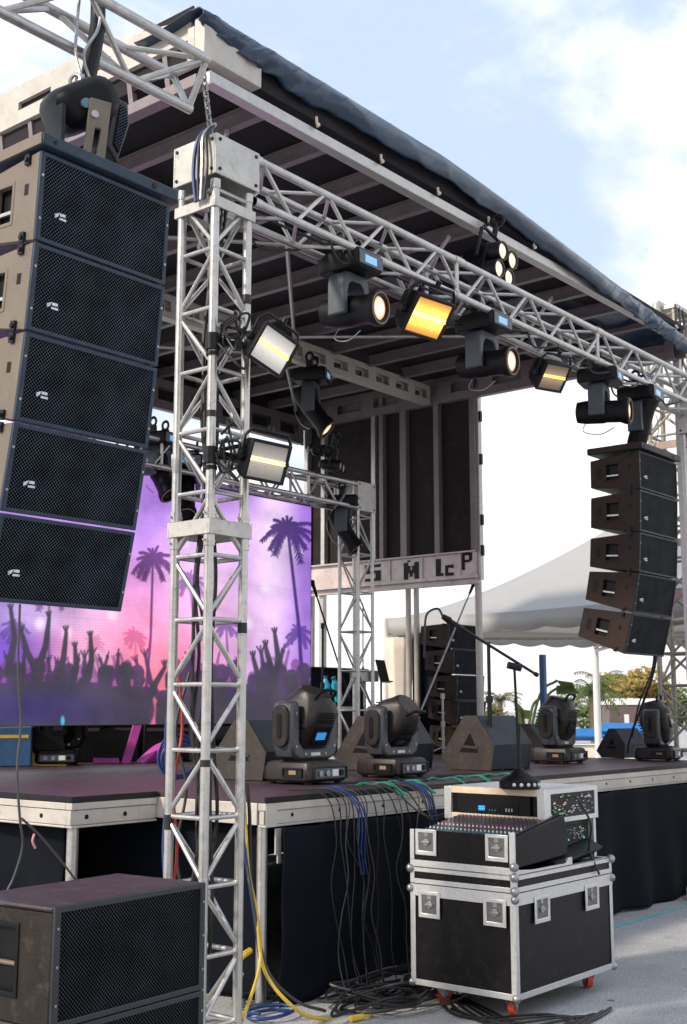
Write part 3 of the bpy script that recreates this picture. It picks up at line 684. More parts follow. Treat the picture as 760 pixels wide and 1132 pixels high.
# tarpaulin rolled along the front edge
nx, pr = 620, 20
rnd = np.random.RandomState(11); ph = rnd.rand(8)*6.28
mb = MB((RX0, RY0, RZ)); vs = []
for i in range(nx+1):
    u = i/nx; x = RX0-.13+(RX1-RX0+.35)*u
    zt_ = 5.845-.03*u if u < .35 else 5.835-.40*((u-.35)/.65)**1.15
    zb = zt_-.185-.012*math.sin(x*2+1)-.006*math.sin(x*9+ph[0])-.018*(abs(math.sin(x*3.1+ph[5]))**6)
    if u < .06: zb += .10*(1-u/.06)
    for j in range(pr+1):
        v = j/pr
        if v < .35:                      # over the roof top
            q = v/.35; yy = RY0+.55-(.55+.03)*q; zz = zt_+.03*(1-q)-.05*(1-q)+.012*math.sin(x*6+q*5+ph[1])
        else:
            q = (v-.35)/.65; yy = RY0-.035-.045*math.sin(q*math.pi*.9)
            zz = zt_+(zb-zt_)*q
        am = .40+1.0*max(0, math.sin(x*1.1+2.2))**2
        fold = am*(.010*(1-2*abs(math.sin(x*5.3+ph[2]+q*2.2*math.sin(x*1.7))))+.012*(1-2*abs(math.sin(x*12.7+ph[3]+q*3)))**3+max(0, am-.8)*.012*(1-2*abs(math.sin(x*17+q*6+ph[6]+math.sin(x*5))))**3+.004*(1-2*abs(math.sin(q*7+x*2.3)))**3)+.010*math.sin(x*2.1+ph[4]-q*3)
        yy -= fold*(.3+q)*(1 if v > .35 else .3); zz += fold*.12
        vs.append((x, yy, zz))
fs = [(i*(pr+1)+j, i*(pr+1)+j+1, (i+1)*(pr+1)+j+1, (i+1)*(pr+1)+j) for i in range(nx) for j in range(pr)]
mb.add(vs, fs); o = mb.build('roof_tarpaulin', TARP, ang=180); o.location = (RX0, RY0, RZ)
md = o.modifiers.new('thick', 'SOLIDIFY'); md.thickness = .006
tag(o, 'crumpled dark blue tarpaulin draped along the front edge of the roof', 'tarpaulin')
# tie straps under it
for i in range(9):
    x = RX0+.95+i*.70
    mb = MB((x, RY0, RZ)); mb.path(smoothpath([(x, RY0-.03, RZ+.15-.006*i), (x+.015, RY0-.02, RZ+.12), (x+.03, RY0-.015, RZ+.09)]), .010); mb.sphere((x+.02, RY0-.028, RZ+.10), .015, 8, 5)
    o = mb.build('tarpaulin_tie', CURT); o.location = (x, RY0, RZ)
    tag(o, 'pale tie knotting the tarpaulin to the roof beam', 'tie', 'ties along the roof beam')

# ------------------------------------------------------------------ video wall
VX0, VX1, VY, VZ0, VZ1 = 5.2, 9.81, 8.5, 1.575, 3.85
t = thing('video_wall', 'large glowing video wall showing purple sky with palms and a raised-hands crowd', 'video wall', (VX0, VY, VZ0))
nx, nz = 480, 240
xs = np.linspace(VX0, VX1, nx+1); zs = np.linspace(VZ0, VZ1, nz+1)
XX, ZZ = np.meshgrid(xs, zs, indexing='ij')
me = bpy.data.meshes.new('led_panel')
co = np.stack([XX-VX0, np.zeros_like(XX), ZZ-VZ0], -1).reshape(-1, 3)
idx = np.arange((nx+1)*(nz+1)).reshape(nx+1, nz+1)
fc = np.stack([idx[:-1, :-1], idx[1:, :-1], idx[1:, 1:], idx[:-1, 1:]], -1).reshape(-1, 4)
me.vertices.add(len(co)); me.vertices.foreach_set('co', co.ravel())
me.loops.add(fc.size); me.loops.foreach_set('vertex_index', fc.ravel())
me.polygons.add(len(fc)); me.polygons.foreach_set('loop_start', np.arange(len(fc))*4); me.polygons.foreach_set('loop_total', np.full(len(fc), 4))
me.update()
# picture coordinates: a = 0..340 units across, b = 0..240 down (own units of the picture)
vx = XX; vz = ZZ-H; vy = np.full_like(XX, VY)
wq = vx*fw.x+vy*fw.y+vz*fw.z
A = 380+F*(vx*rt.x+vy*rt.y)/wq; B = 566-F*(vx*up.x+vy*up.y+vz*up.z)/wq
def ss(x, a, b):
    t_ = np.clip((x-a)/(b-a), 0, 1); return t_*t_*(3-2*t_)
def seg(ax, ay, bx, by, r0, r1, soft=1.2):
    dx, dy = bx-ax, by-ay; l2 = dx*dx+dy*dy
    t_ = np.clip(((A-ax)*dx+(B-ay)*dy)/l2, 0, 1)
    d_ = np.hypot(A-ax-t_*dx, B-ay-t_*dy); rr = r0+(r1-r0)*t_
    return 1-ss(d_, rr-soft*.5, rr+soft)
def blob(cx, cy, rx, ry, soft=.12):
    return 1-ss(np.hypot((A-cx)/rx, (B-cy)/ry), 1-soft, 1+soft)
def mixc(c, colr, m_): return c*(1-m_[..., None])+np.array(colr)*m_[..., None]
def noise2(sx, sy, seed):
    rg = np.random.RandomState(seed); out = np.zeros_like(A)
    for o_i in range(5):
        k = 2**o_i
        for _ in range(3):
            th = rg.rand()*6.28; p1 = rg.rand()*6.28
            out += np.sin((A*math.cos(th)/sx+B*math.sin(th)/sy)*k+p1+1.5*np.sin((A*math.sin(th)/sx-B*math.cos(th)/sy)*k*.7+p1*2))/k/3
    return out
nz_ = noise2(46, 46, 3)
C = np.zeros(A.shape+(3,)); C[:] = (.47, .25, .72)                     # lilac
C = mixc(C, (.80, .56, .84), blob(280, 640, 80, 105, .7)*.9)
C = mixc(C, (.26, .11, .60), blob(345, 640, 30, 200, .7)*.8)
C = mixc(C, (.32, .15, .68), blob(225, 545, 80, 30, .8)*.6)
C = mixc(C, (.90, .34, .56), blob(130, 712, 105, 75, .75)*.9)
C = mixc(C, (.95, .20, .28), blob(170, 770, 60, 60, .8)*.85)
C = mixc(C, (.90, .55, .75), blob(95, 745, 22, 60, .8)*.6)
C = mixc(C, (.13, .06, .50), blob(5, 725, 38, 60, .8)*.85)
C = mixc(C, (.62, .50, .80), blob(45, 680, 60, 20, .8)*.6)
C = mixc(C, (.80, .62, .82), blob(300, 590, 16, 50, .9)*.8)
C = mixc(C, (.55, .30, .70), blob(262, 600, 14, 80, .9)*.5)
C = C*(1+.16*nz_[..., None])
for sx_, sy_ in ((40, 690), (70, 700), (290, 650), (270, 690), (120, 680), (200, 600), (325, 610)):
    C = mixc(C, (.95, .85, .95), blob(sx_, sy_, 5, 6, .9)*.5)
def palm(cx, cy, s_, bx, by, colr, k=.9, n=13, tw=2.0):
    global C
    rg = random.Random(int(cx*7+cy)); M_ = seg(cx, cy, (cx+bx)/2+s_*.10, (cy+by)/2, tw*.6, tw*.75); M_ = np.maximum(M_, seg((cx+bx)/2+s_*.10, (cy+by)/2, bx, by, tw*.75, tw*1.1))
    for i in range(n):
        th = math.radians(-52+284*i/(n-1)+rg.uniform(-7, 7)); ln = s_*rg.uniform(.75, 1.15)*(1.0 if math.sin(th) < .5 else .8)
        px, py = cx, cy; vx_, vy_ = math.cos(th), -math.sin(th); dr = rg.uniform(.10, .24)
        for q in range(6):
            qx, qy = px+vx_*ln/6, py+vy_*ln/6; vy_ += dr; vx_ *= .97
            wd_ = s_*.075*(1-q*.12)
            M_ = np.maximum(M_, seg(px, py, qx, qy, wd_, wd_*.8, .8))
            for sgn in (-1, 1):
                for f_ in (.0, .5):
                    ox, oy = px+(qx-px)*f_, py+(qy-py)*f_; nx_, ny_ = -vy_*sgn, vx_*sgn; L_ = s_*(.22-.02*q)*rg.uniform(.7, 1.1)
                    M_ = np.maximum(M_, seg(ox, oy, ox+(nx_*.55+vx_*.6)*L_, oy+(ny_*.55+vy_*.6)*L_+L_*.25, s_*.050, .4, .7))
            px, py = qx, qy
    M_ = np.maximum(M_, blob(cx, cy, s_*.24, s_*.20, .35))
    C = mixc(C, colr, M_*k)
palm(314, 584, 29, 333, 800, (.050, .020, .15), .96, 15, 2.2)
palm(165, 617, 25, 155, 790, (.11, .035, .16), .92, 13, 1.6)
palm(50, 650, 24, 45, 790, (.12, .05, .22), .75, 13, 1.8)
palm(206, 640, 17, 214, 790, (.16, .06, .30), .75, 12, 1.4)
palm(246, 690, 16, 248, 800, (.12, .05, .28), .8, 12, 1.4)
palm(327, 698, 17, 330, 800, (.08, .03, .24), .85, 12, 1.2)
palm(145, 702, 15, 146, 790, (.60, .09, .24), .7, 12, 1.2)
palm(100, 708, 11, 102, 790, (.65, .14, .30), .55, 11, 1.)
palm(12, 692, 16, 8, 790, (.10, .05, .25), .75, 12, 2)
rg = random.Random(8)
crowd = (.058, .050, .074)
def person(x, y_, r_, arm):
    """head, neck, shoulders and maybe raised arms of one spectator"""
    m_ = np.maximum(blob(x, y_, r_*.78, r_, .12), seg(x, y_+r_*.8, x, y_+r_*1.6, r_*.42, r_*.5))
    m_ = np.maximum(m_, seg(x-r_*1.0, y_+r_*2.2, x+r_*1.0, y_+r_*2.2, r_*.75, r_*.75)); m_ = np.maximum(m_, blob(x, y_+r_*4, r_*1.9, r_*2.3, .1))
    for sd_ in ((-1, 1) if arm == 2 else (rg.choice((-1, 1)),) if arm == 1 else ()):
        sx_, sy_ = x+sd_*r_*1.5, y_+r_*2.2; ex, ey = sx_+sd_*r_*rg.uniform(.1, 1.0), sy_-r_*rg.uniform(1.2, 2.2)
        hx, hy = ex+r_*rg.uniform(-.8, .8), ey-r_*rg.uniform(1.8, 3.0)
        m_ = np.maximum(m_, seg(sx_, sy_, ex, ey, r_*.42, r_*.30)); m_ = np.maximum(m_, seg(ex, ey, hx, hy, r_*.28, r_*.17))
        ux, uy = (hx-ex), (hy-ey); l_ = math.hypot(ux, uy); ux /= l_; uy /= l_
        m_ = np.maximum(m_, blob(hx+ux*r_*.2, hy+uy*r_*.2, r_*.24, r_*.32, .2))
        for f_ in (-.45, 0, .45) if rg.random() < .5 else (0,):
            m_ = np.maximum(m_, seg(hx, hy, hx+(ux-uy*f_)*r_*.85, hy+(uy+ux*f_)*r_*.85, r_*.11, r_*.07, .8))
    return m_
for row, (yy_, r0_, st, tone, kk) in enumerate(((742, 6, 13, (.20, .06, .23), .8), (748, 10, 17, (.066, .045, .10), .96))):
    M_ = np.zeros_like(A); x = -60+rg.uniform(0, 8)
    while x < 345:
        if not 150 < x < 176:
            r_ = r0_*rg.uniform(.8, 1.15); M_ = np.maximum(M_, person(x, yy_+rg.uniform(-8, 7), r_, rg.choice((0, 1, 1, 2))))
        x += st*rg.uniform(.7, 1.4)
    C = mixc(C, tone, M_*kk)
M_ = np.zeros_like(A)
for (x_, y_, r_) in ((-20, 742, 14), (15, 744, 12), (38, 738, 11), (62, 752, 10), (111, 746, 10.5), (135, 743, 11.5), (88, 757, 9), (186, 757, 10), (212, 764, 10), (238, 760, 10), (262, 766, 9), (290, 758, 10), (318, 756, 11), (338, 762, 10)):
    M_ = np.maximum(M_, person(x_, y_, r_, 0))
for pts in (((20, 700), (26, 722), (40, 748)), ((50, 684), (46, 715), (34, 750)), ((69, 700), (66, 728), (58, 760)), ((79, 718), (80, 738), (74, 765)), ((96, 706), (97, 730), (92, 748), (80, 768)), ((178, 738), (168, 755), (156, 785)), ((300, 702), (304, 730), (296, 765)), ((290, 716), (296, 738), (300, 770)), ((8, 676), (12, 706), (4, 745)), ((228, 730), (232, 760), (240, 780)), ((276, 728), (282, 750), (286, 775))):
    for q_ in range(len(pts)-1): M_ = np.maximum(M_, seg(*pts[q_], *pts[q_+1], 2.0+q_*1.2, 3.2+q_*1.4))
    for f_ in (-.5, -.1, .3): M_ = np.maximum(M_, seg(*pts[0], pts[0][0]+7*math.sin(f_), pts[0][1]-8*math.cos(f_), 1.3, .8, .8))
M_ = np.maximum(M_, ss(B+3*nz_, 760, 776)*(1-.8*blob(167, 780, 7, 40, .5)))
C = mixc(C, crowd, M_*.98)
C = mixc(C, (.045, .03, .20), np.clip((1-ss(B, 796, 802))*ss(B, 748, 775)*blob(30, 790, 70, 30, .9), 0, 1)*.5)
C = mixc(C, (.08, .55, .85), blob(65, 797, 2, 5, .5)*.8)
C *= (1+.22*noise2(15, 15, 9))[..., None]
# module grid and fine LED rows
gx = np.abs(((XX-VX0) % .5)-.25); gz = np.abs(((ZZ-VZ0) % .4548)-.2274)
C *= (1-.10*ss(gx, .243, .25)-.10*ss(gz, .220, .2274))[..., None]
C = np.clip(C, 0, 1)
ca = me.color_attributes.new('picture', 'FLOAT_COLOR', 'POINT')
ca.data.foreach_set('color', np.concatenate([C.reshape(-1, 3), np.ones((C.shape[0]*C.shape[1], 1))], 1).ravel().astype(np.float32))
m, nt, b = nodes('led_pixels'); N = nt.nodes.new; L = nt.links.new
vc = N('ShaderNodeVertexColor'); vc.layer_name = 'picture'
tc = N('ShaderNodeTexCoord'); wv = N('ShaderNodeTexWave'); wv.bands_direction = 'Z'; wv.inputs['Scale'].default_value = 14; L(tc.outputs['Object'], wv.inputs['Vector'])
mr = N('ShaderNodeMapRange'); mr.inputs['To Min'].default_value = .86; mr.inputs['To Max'].default_value = .98; L(wv.outputs['Fac'], mr.inputs['Value'])
L(vc.outputs['Color'], b.inputs['Emission Color']); L(mr.outputs[0], b.inputs['Emission Strength'])
b.inputs['Base Color'].default_value = (.008, .008, .01, 1); b.inputs['Roughness'].default_value = .7; b.inputs['Specular IOR Level'].default_value = .1
me.materials.append(m)
led = bpy.data.objects.new('led_panel', me); col.objects.link(led); led.parent = t; led.location = (0, -.052, 0)
mb = MB((VX0, VY, VZ0)); mb.box((VX0-.01, VY-.05, VZ0-.005), (VX1+.01, VY+.06, VZ1+.005)); mb.build('housing', BLACK, t)
mb = MB((VX0, VY, VZ0)); x = VX0+.25
mb.box((VX0, VY-.03, VZ1+.006), (VX1, VY+.03, VZ1+.05))
while x < VX1: mb.box((x-.03, VY-.04, VZ1+.05), (x+.03, VY+.04, VZ1+.11)); mb.tube((x, VY-.02, VZ1+.11), (x, RTY+.15, 4.16-.254), .012, 6); x += .25
mb.build('hanging_bar', BLKM, t)

# ------------------------------------------------------------------ line arrays
def array_box(front_mat, side_mat, grille, w_=.72, h_=.375, dp=.44):
    t = thing('line_array_speaker', 'speaker', 'speaker')
    # local: x 0..w, y 0 front .. dp back, z 0 .. -h
    zt0, zb0 = -.004, -h_+.004; zt1, zb1 = -.055, -h_+.055
    mb = MB(); mb.prism([(.03, zt0-.004), (dp, zt1), (dp, zb1), (.03, zb0+.004)], 'x', .034, w_-.034); mb.build('cabinet', BLACK, t)
    for s_, x0, x1 in ((0, 0, .033), (1, w_-.033, w_)):
        mb = MB(); mb.frame([(.012, zb0), (dp, zb1), (dp, zt1), (.012, zt0)], [(.185, zb0+.105), (.300, zb0+.105), (.300, zt0-.105), (.185, zt0-.105)], 'x', x0, x1)
        c = mb.build('side_panel', side_mat, t, bevel=.005)
        mb = MB(); mb.box((x0+.001+(0.02 if s_ else 0), .184, zb0+.10), (x0+.012+(.02 if s_ else 0), .19, zt0-.10))
        xx = .006 if s_ == 0 else w_-.006
        mb.frame(rect4(.170, zb0+.09, .315, zt0-.09), rect4(.187, zb0+.107, .298, zt0-.107), 'x', xx-.009 if s_ == 0 else xx, xx if s_ == 0 else xx+.009)
        mb.build('handle_rim', side_mat, c, bevel=.003)
        mb = MB(); mb.box((.033 if s_ == 0 else w_-.0342, .18, zb0+.1), (.0342 if s_ == 0 else w_-.033, .31, zt0-.1)); mb.build('handle_recess', BLACK, c)
        mb = MB(); xc = .015 if s_ == 0 else w_-.015
        mb.box((xc-.006, .186, -h_*.60), (xc+.006, .299, -h_*.60+.014)); mb.build('handle_bar', ALU, c)
        mb = MB(); xc = -.002 if s_ == 0 else w_
        mb.box((xc, .075, -h_*.46), (xc+.002, .10, -h_*.34)); mb.build('vent_slot', BLACK, c); mb = MB(); mb.box((xc, .345, -h_*.64), (xc+.002, .385, -h_*.36)); mb.build('vent_slot', BLACK, c)
        for zz in (zt0-.015, zb0+.03):
            mb = MB(); xc = -.012 if s_ == 0 else w_
            mb.box((xc, .07, zz-.03), (xc+.011, .10, zz+.012)); mb.tube((xc-.008, .085, zz-.01), (xc+.012, .085, zz-.01), .010, 8)
            mb.build('rigging_pin', BLKM, c)
    mb = MB(); mb.frame(rect4(.0, zb0, w_, zt0), rect4(.024, zb0+.018, w_-.020, zt0-.018), 'y', 0, .020); mb.build('front_frame', front_mat, t, bevel=.004)
    mb = MB(); mb.box((.0235, .006, zb0+.0175), (w_-.0195, .019, zt0-.0175))
    g_ = mb.build('grille', grille, t)
    mb = MB(); bx, bz = .085, -h_+.115
    mb.add([(bx+.004, .0, bz+.020), (bx+.026, .0, bz+.030), (bx+.020, .0, bz+.014), (bx+.006, .0, bz+.004), (bx+.004, .005, bz+.020), (bx+.026, .005, bz+.030), (bx+.020, .005, bz+.014), (bx+.006, .005, bz+.004)],
           [(0,1,2,3),(4,5,6,7),(0,1,5,4),(1,2,6,5),(2,3,7,6),(3,0,4,7)])
    mb.box((bx+.030, .001, bz+.018), (bx+.058, .005, bz+.030)); mb.box((bx+.028, .001, bz+.002), (bx+.062, .005, bz+.011))
    mb.build('badge', LOGOM, t)
    mb = MB()
    for zz in (zt0-.10, zb0+.09):
        for xx in (.012, w_-.012): mb.tube((xx, -.003, zz), (xx, .001, zz), .006, 8)
    mb.build('screws', STEEL, t)
    return t
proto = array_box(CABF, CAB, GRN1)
def fitprofile(px, ys, X):
    return [at(p, q, X=X) for p, q in zip(px, ys)]
LL = fitprofile((47, 40, 32, 22, 12, -1), (164, 265, 364, 464, 564, 664), 2.92)
ordl = ('topmost', 'second', 'third', 'fourth', 'bottom')
w0 = .72
def arr(profile, x0, proto_, where, grp, h_=.375):
    for i in range(5):
        a, b = profile[i], profile[i+1]
        o = proto_ if i == 0 else copy_tree(proto_)
        d_ = (b-a); d_.x = 0; ang = math.atan2(d_.y, -d_.z)
        place(o, (x0, a.y, a.z), (ang, 0, 0), '%s speaker box of the %s' % (ordl[i], where), grp)
        o.scale = (1, 1, d_.length/h_*.998)
arr([Vector((0, 4.0+.012*i+.008*i*i, 0)) + Vector((0, 0, p.z)) for i, p in enumerate(LL)], 2.92, proto, 'big left speaker column', 'speakers of the left column')
proto2 = array_box(BLKM, CABR, GRN3)
RR = fitprofile((706.8, 708, 708, 707, 700.5, 691), (497, 540, 587.5, 632.7, 678, 723.7), 9.03)
arr([Vector((0, p.y, p.z)) for p in RR], 9.03, proto2, 'smaller right hanging speaker column', 'speakers of the right column')
# fly frames
def flyframe(loc, side, front, label):
    t = thing('fly_frame', label, 'rigging frame', loc)
    mb = MB(); mb.box((-.012, -.02, .004), (.74, .47, .058)); mb.build('frame_plate', front, t, bevel=.006)
    mb = MB(); mb.box((-.020, -.012, .006), (-.0125, .466, .056)); mb.build('side_rail', side, t, bevel=.002)  # cheek added so side and front can carry different light tones
    mb = MB(); mb.tube((.6, -.024, .03), (.6, -.018, .03), .014, 10); mb.tube((.05, -.024, .03), (.05, -.018, .03), .010, 10); mb.build('bolts', BLKM, t)
    return t
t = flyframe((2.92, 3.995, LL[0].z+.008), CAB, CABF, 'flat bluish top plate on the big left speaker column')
# tan bracket plate and the black hoist hood above it
mb = MB(); mb.M = Matrix.Translation((.33, .16, .06)) @ Matrix.Rotation(R(-18), 4, 'Z')
mb.frame([(0, 0), (.10, 0), (.13, .36), (.03, .36)], [(.035, .05), (.065, .05), (.085, .22), (.055, .22)], 'y', 0, .02); mb.box((.0, .021, 0), (.10, .09, .02))
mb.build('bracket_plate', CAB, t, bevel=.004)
mb = MB(); mb.M = Matrix.Translation((.33, .16, .06)) @ Matrix.Rotation(R(-18), 4, 'Z'); mb.tube((.05, -.008, .28), (.05, 0, .28), .018, 12); mb.build('bolt', STEEL, t)
mb = MB(); mb.M = Matrix.Translation((.24, .20, .06)); mb.box((0, 0, 0), (.02, .12, .30)); mb.build('bracket_plate', BLKM, t)
cp = at(88, 118, Y=4.32)
t = thing('chain_hoist', 'black chain hoist body hanging under the triangular truss above the left speaker column', 'hoist', cp)
mb = MB(); mb.loft([[(q[0]*s_+ox, y_, q[1]*s_) for q in rrect(.34, .22, .09)] for y_, s_, ox in ((-.17, .50, 0), (-.165, .62, 0), (-.13, .88, 0), (-.02, 1, 0), (.10, .95, 0), (.14, .7, 0))])
mb.build('hoist_body', BLACK, t, rot=(R(18), R(-32), R(-30)), bevel=.008)
mb = MB(); mb.M = Matrix.Translation((.155, .0, -.02)); mb.prism([(-.04, -.14), (.04, -.20), (.085, .02), (.06, .13), (-.03, .12)], 'y', -.08, .06); mc_ = mb.build('motor_cover', FIXT, t, rot=(0, R(6), R(0)), bevel=.012)
mb = MB(); mb.M = Matrix.Translation((.155, .0, -.02)); mb.prism([(.0, -.12), (.035, -.15), (.065, .02), (.045, .09), (.01, .09)], 'y', -.088, -.081); mb.build('cooling_grille', GRN1, mc_)
mb = MB(); mb.tube((-.03, -.19, -.0), (-.03, -.15, .0), .022, 14); mb.build('indicator', pmat('indicator_blue', (.12, .25, .32), .2), t, rot=(R(18), R(-32), R(-30)))
mb = MB()
for dx in (-.03, .03): mb.torus((dx, 0, .12), (1, .3, 0), .03, .009, 14)
mb.tube((0, 0, .09), (0, 0, .16), .02); mb.build('hook', STEEL, t)
cb_ = at(103, 20, Y=4.5); sb = at(97, 78, Y=4.4)
mb = MB(cb_)
mb.path(smoothpath([cb_+Vector((.02, 0, .25)), cb_+Vector((.03, .0, .02)), (cb_+sb)/2+Vector((.03, 0, .03)), sb+Vector((.0, 0, -.06))]), .038, 10)
o = mb.build('chain_bag', BLACK); o.location = cb_; tag(o, 'long black bag hanging from the truss over the left speaker column', 'chain bag')
for k, (x0, x1) in enumerate(((88, 92), (112, 101))):
    cable([at(x0, -5, Y=4.45), at(x0-3, 30, Y=4.42), at(x1-8, 60, Y=4.4), at(x1, 92, Y=4.35)], .008, STEEL, ('left' if k == 0 else 'right')+' steel sling beside the black bag above the left speaker column', 'sling', cat='sling')
def chain(a, b, label, n=12, r=.016):
    a = Vector(a); b = Vector(b); mb = MB(a); d_ = (b-a)/n
    for i in range(n):
        c = a+d_*(i+.5)
        ax_ = Vector((1, 0, 0)) if i % 2 else Vector((0, 1, 0))
        u = d_.normalized(); wv_ = u.cross(ax_).normalized()
        pts = [c+u*math.cos(2*math.pi*k/10)*d_.length*.72+wv_*math.sin(2*math.pi*k/10)*r*1.0 for k in range(11)]
        mb.path(pts, r*.34, 6)
    o = mb.build('chain', STEEL); o.location = a; return tag(o, label, 'chain')
chain((4.28, 4.47, 5.12), (4.43, 4.55, 4.80), 'steel chain between the end of the triangular truss and the left tower')
# clutter of hooks and straps hanging at the tower head
for k in range(4):
    a0 = 4.76-.0*k; x_ = TX-.045
    cable([(TX+.02, TY+.03, 4.88), (x_-.012, TY+.02+.02*k, 4.78), (x_-.02, TY-.0+.035*k, 4.6), (x_-.012, TY+.03+.02*k, 4.42)], .009+.003*(k % 2), (RUBB, STEEL, RUBB, BLUEC)[k],
          ('black strap', 'steel wire', 'thick black strap', 'blue rope')[k]+' hanging over the head block of the left tower', 'strap', cat='strap')
# right array hangs from the truss by a fixture shaped bracket
flyframe((9.03, RR[0].y-.01, RR[0].z+.006), CABR, BLKM, 'flat top plate of the right hanging speaker column')

# ------------------------------------------------------------------ moving heads
def mh_hanging(name='moving_head_light'):
    """upright local frame: base bottom at z=0; root is flipped when hung. head along -Y"""
    t = thing(name, 'x', 'stage light')
    mb = MB(); mb.loft([[(q[0]*s_, q[1]*s_, z) for q in rrect(.27, .33, .035)] for z, s_ in ((0, .96), (.012, 1), (.085, 1), (.10, .93))]); bs = mb.build('base', BLACK, t, bevel=.003)
    mb = MB(); mb.frame(rect4(-.115, .015, .115, .088), rect4(-.06, .03, .06, .074), 'y', -.172, -.166); mb.build('display_panel', pmat('display_bezel', (.06, .085, .11), .35), bs, bevel=.002)
    mb = MB(); mb.box((-.058, -.169, .031), (.058, -.1665, .073)); mb.build('display', LCD, bs)
    for s_ in (-1, 1):
        mb = MB(); mb.box((s_*.09-.02, -.03, -.055), (s_*.09+.02, .03, 0)); mb.torus((s_*.09, 0, -.085), (1, 0, 0), .034, .012, 16); mb.build('clamp', BLKM, bs)
    # arched yoke
    outer = [(-.125, .34), (-.125, .17), (-.115, .125), (-.09, .104), (.09, .104), (.115, .125), (.125, .17), (.125, .34)]
    inner = [(.085, .34), (.085, .22), (.07, .175), (.04, .152), (-.04, .152), (-.07, .175), (-.085, .22), (-.085, .34)]
    mb = MB(); mb.prism(outer+inner, 'y', -.055, .075); mb.build('yoke', pmat('yoke_plastic', (.045, .055, .068), .4, 0, .2, 8), t, bevel=.008)
    mb = MB(); rings = []
    for yy, r_ in ((.20, .045), (.19, .075), (.12, .084), (-.02, .084), (-.05, .078), (-.16, .080), (-.20, .094), (-.235, .096), (-.242, .080), (-.242, .068), (-.215, .064)):
        rings.append([(r_*math.cos(2*math.pi*k/24)*(.92 if yy > -.03 and yy < .19 else 1), yy, r_*math.sin(2*math.pi*k/24)) for k in range(24)])
    mb.loft(rings); hd = mb.build('head', BLACK, t, loc=(0, 0, .30), ang=35)
    mb = MB(); mb.loft([[(r_*math.cos(2*math.pi*k/24), yy, r_*math.sin(2*math.pi*k/24)) for k in range(24)] for yy, r_ in ((-.222, .064), (-.228, .060), (-.232, .035), (-.234, .005))]); mb.build('lens', LENS, hd)
    mb = MB(); mb.torus((0, -.243, 0), (0, 1, 0), .082, .004, 24); mb.build('lens_rim', WOODB, hd)
    mb = MB(); mb.path(smoothpath([(-.10, .10, 0), (-.06, .16, .12), (0, .0, .16), (.03, -.12, .12)]), .004); mb.build('safety_wire', STEEL, hd)
    return t
def hang(o, px, py, Y, label, yaw=0, tilt=0, grp='moving lights hung along the front truss', scale=1.0, head_rot=0):
    p = at(px, py, Y=Y)
    place(o, p, (0, math.pi, R(yaw)), label, grp); o.scale = (scale,)*3
    for c in kids(o):
        if c.name.startswith('head'): c.rotation_euler = (R(tilt), 0, R(head_rot))
    return o
mh = mh_hanging()
# (base centre under the lower chords, z is base top when flipped)
zlow = ZT-S+.005
def hx(px, Y=TY+S/2):      # x where a vertical line through that picture column meets the plane of the truss
    return at(px, 400, Y=Y).x
def hangz(o, px, z, label, **k):
    hang(o, px, 300, TY+S/2, label, **k); o.scale = (1.02, 1.02, 1.18); o.location = (at(px, 350, Y=TY+S/2).x, TY+S/2, z); return o
hangz(mh, 387, zlow, 'lit moving light nearest to the left tower on the long truss', tilt=-6)
hangz(copy_tree(mh), 534, zlow-.0, 'lit moving light hanging between the orange strobe and the dim amber strobe', tilt=-4)
hangz(copy_tree(mh), 661, zlow-.01, 'lit moving light just left of the right speaker column', tilt=-3, yaw=14)
o = hangz(copy_tree(mh), 704, zlow-.01, 'moving light hanging right above the right speaker column', tilt=70, yaw=6)
dark = copy_tree(mh); place(dark, at(380, 549, Y=8.32), (0, math.pi, R(30)), 'dark moving light under the rear truss pointing down beside the rear tower', 'moving lights under the rear truss')
for c in kids(dark):
    if c.name.startswith('head'):
        c.rotation_euler = (R(-55), 0, 0)
        for q in kids(c):
            if q.name.startswith('lens') and 'rim' not in q.name: q.data = q.data.copy(); q.data.materials[0] = BLACK
for k, (px, py) in enumerate(((207, 505), (176, 480))):
    o = copy_tree(dark); place(o, at(px, py, Y=8.32), (0, math.pi, R(-40+50*k)), ('dark moving light under the rear truss seen through the left tower', 'dark moving light under the rear truss just right of the left speaker column', 'dark moving light under the rear truss behind the lower tower strobe')[k])
for (px, py, tl, lab) in ((345, 428, -50, 'spotlight with a glowing tip hanging under the roof spine behind the tower strobes'),):
    o = copy_tree(mh); p = at(px, py, Y=8.0); place(o, (p.x, p.y, RZ-.25), (0, math.pi, R(25)), lab, 'roof spots')
    for c in kids(o):
        if c.name.startswith('head'): c.rotation_euler = (R(-48), 0, 0)
    o.scale = (1.05, 1.05, 1.35)
    del o['group']

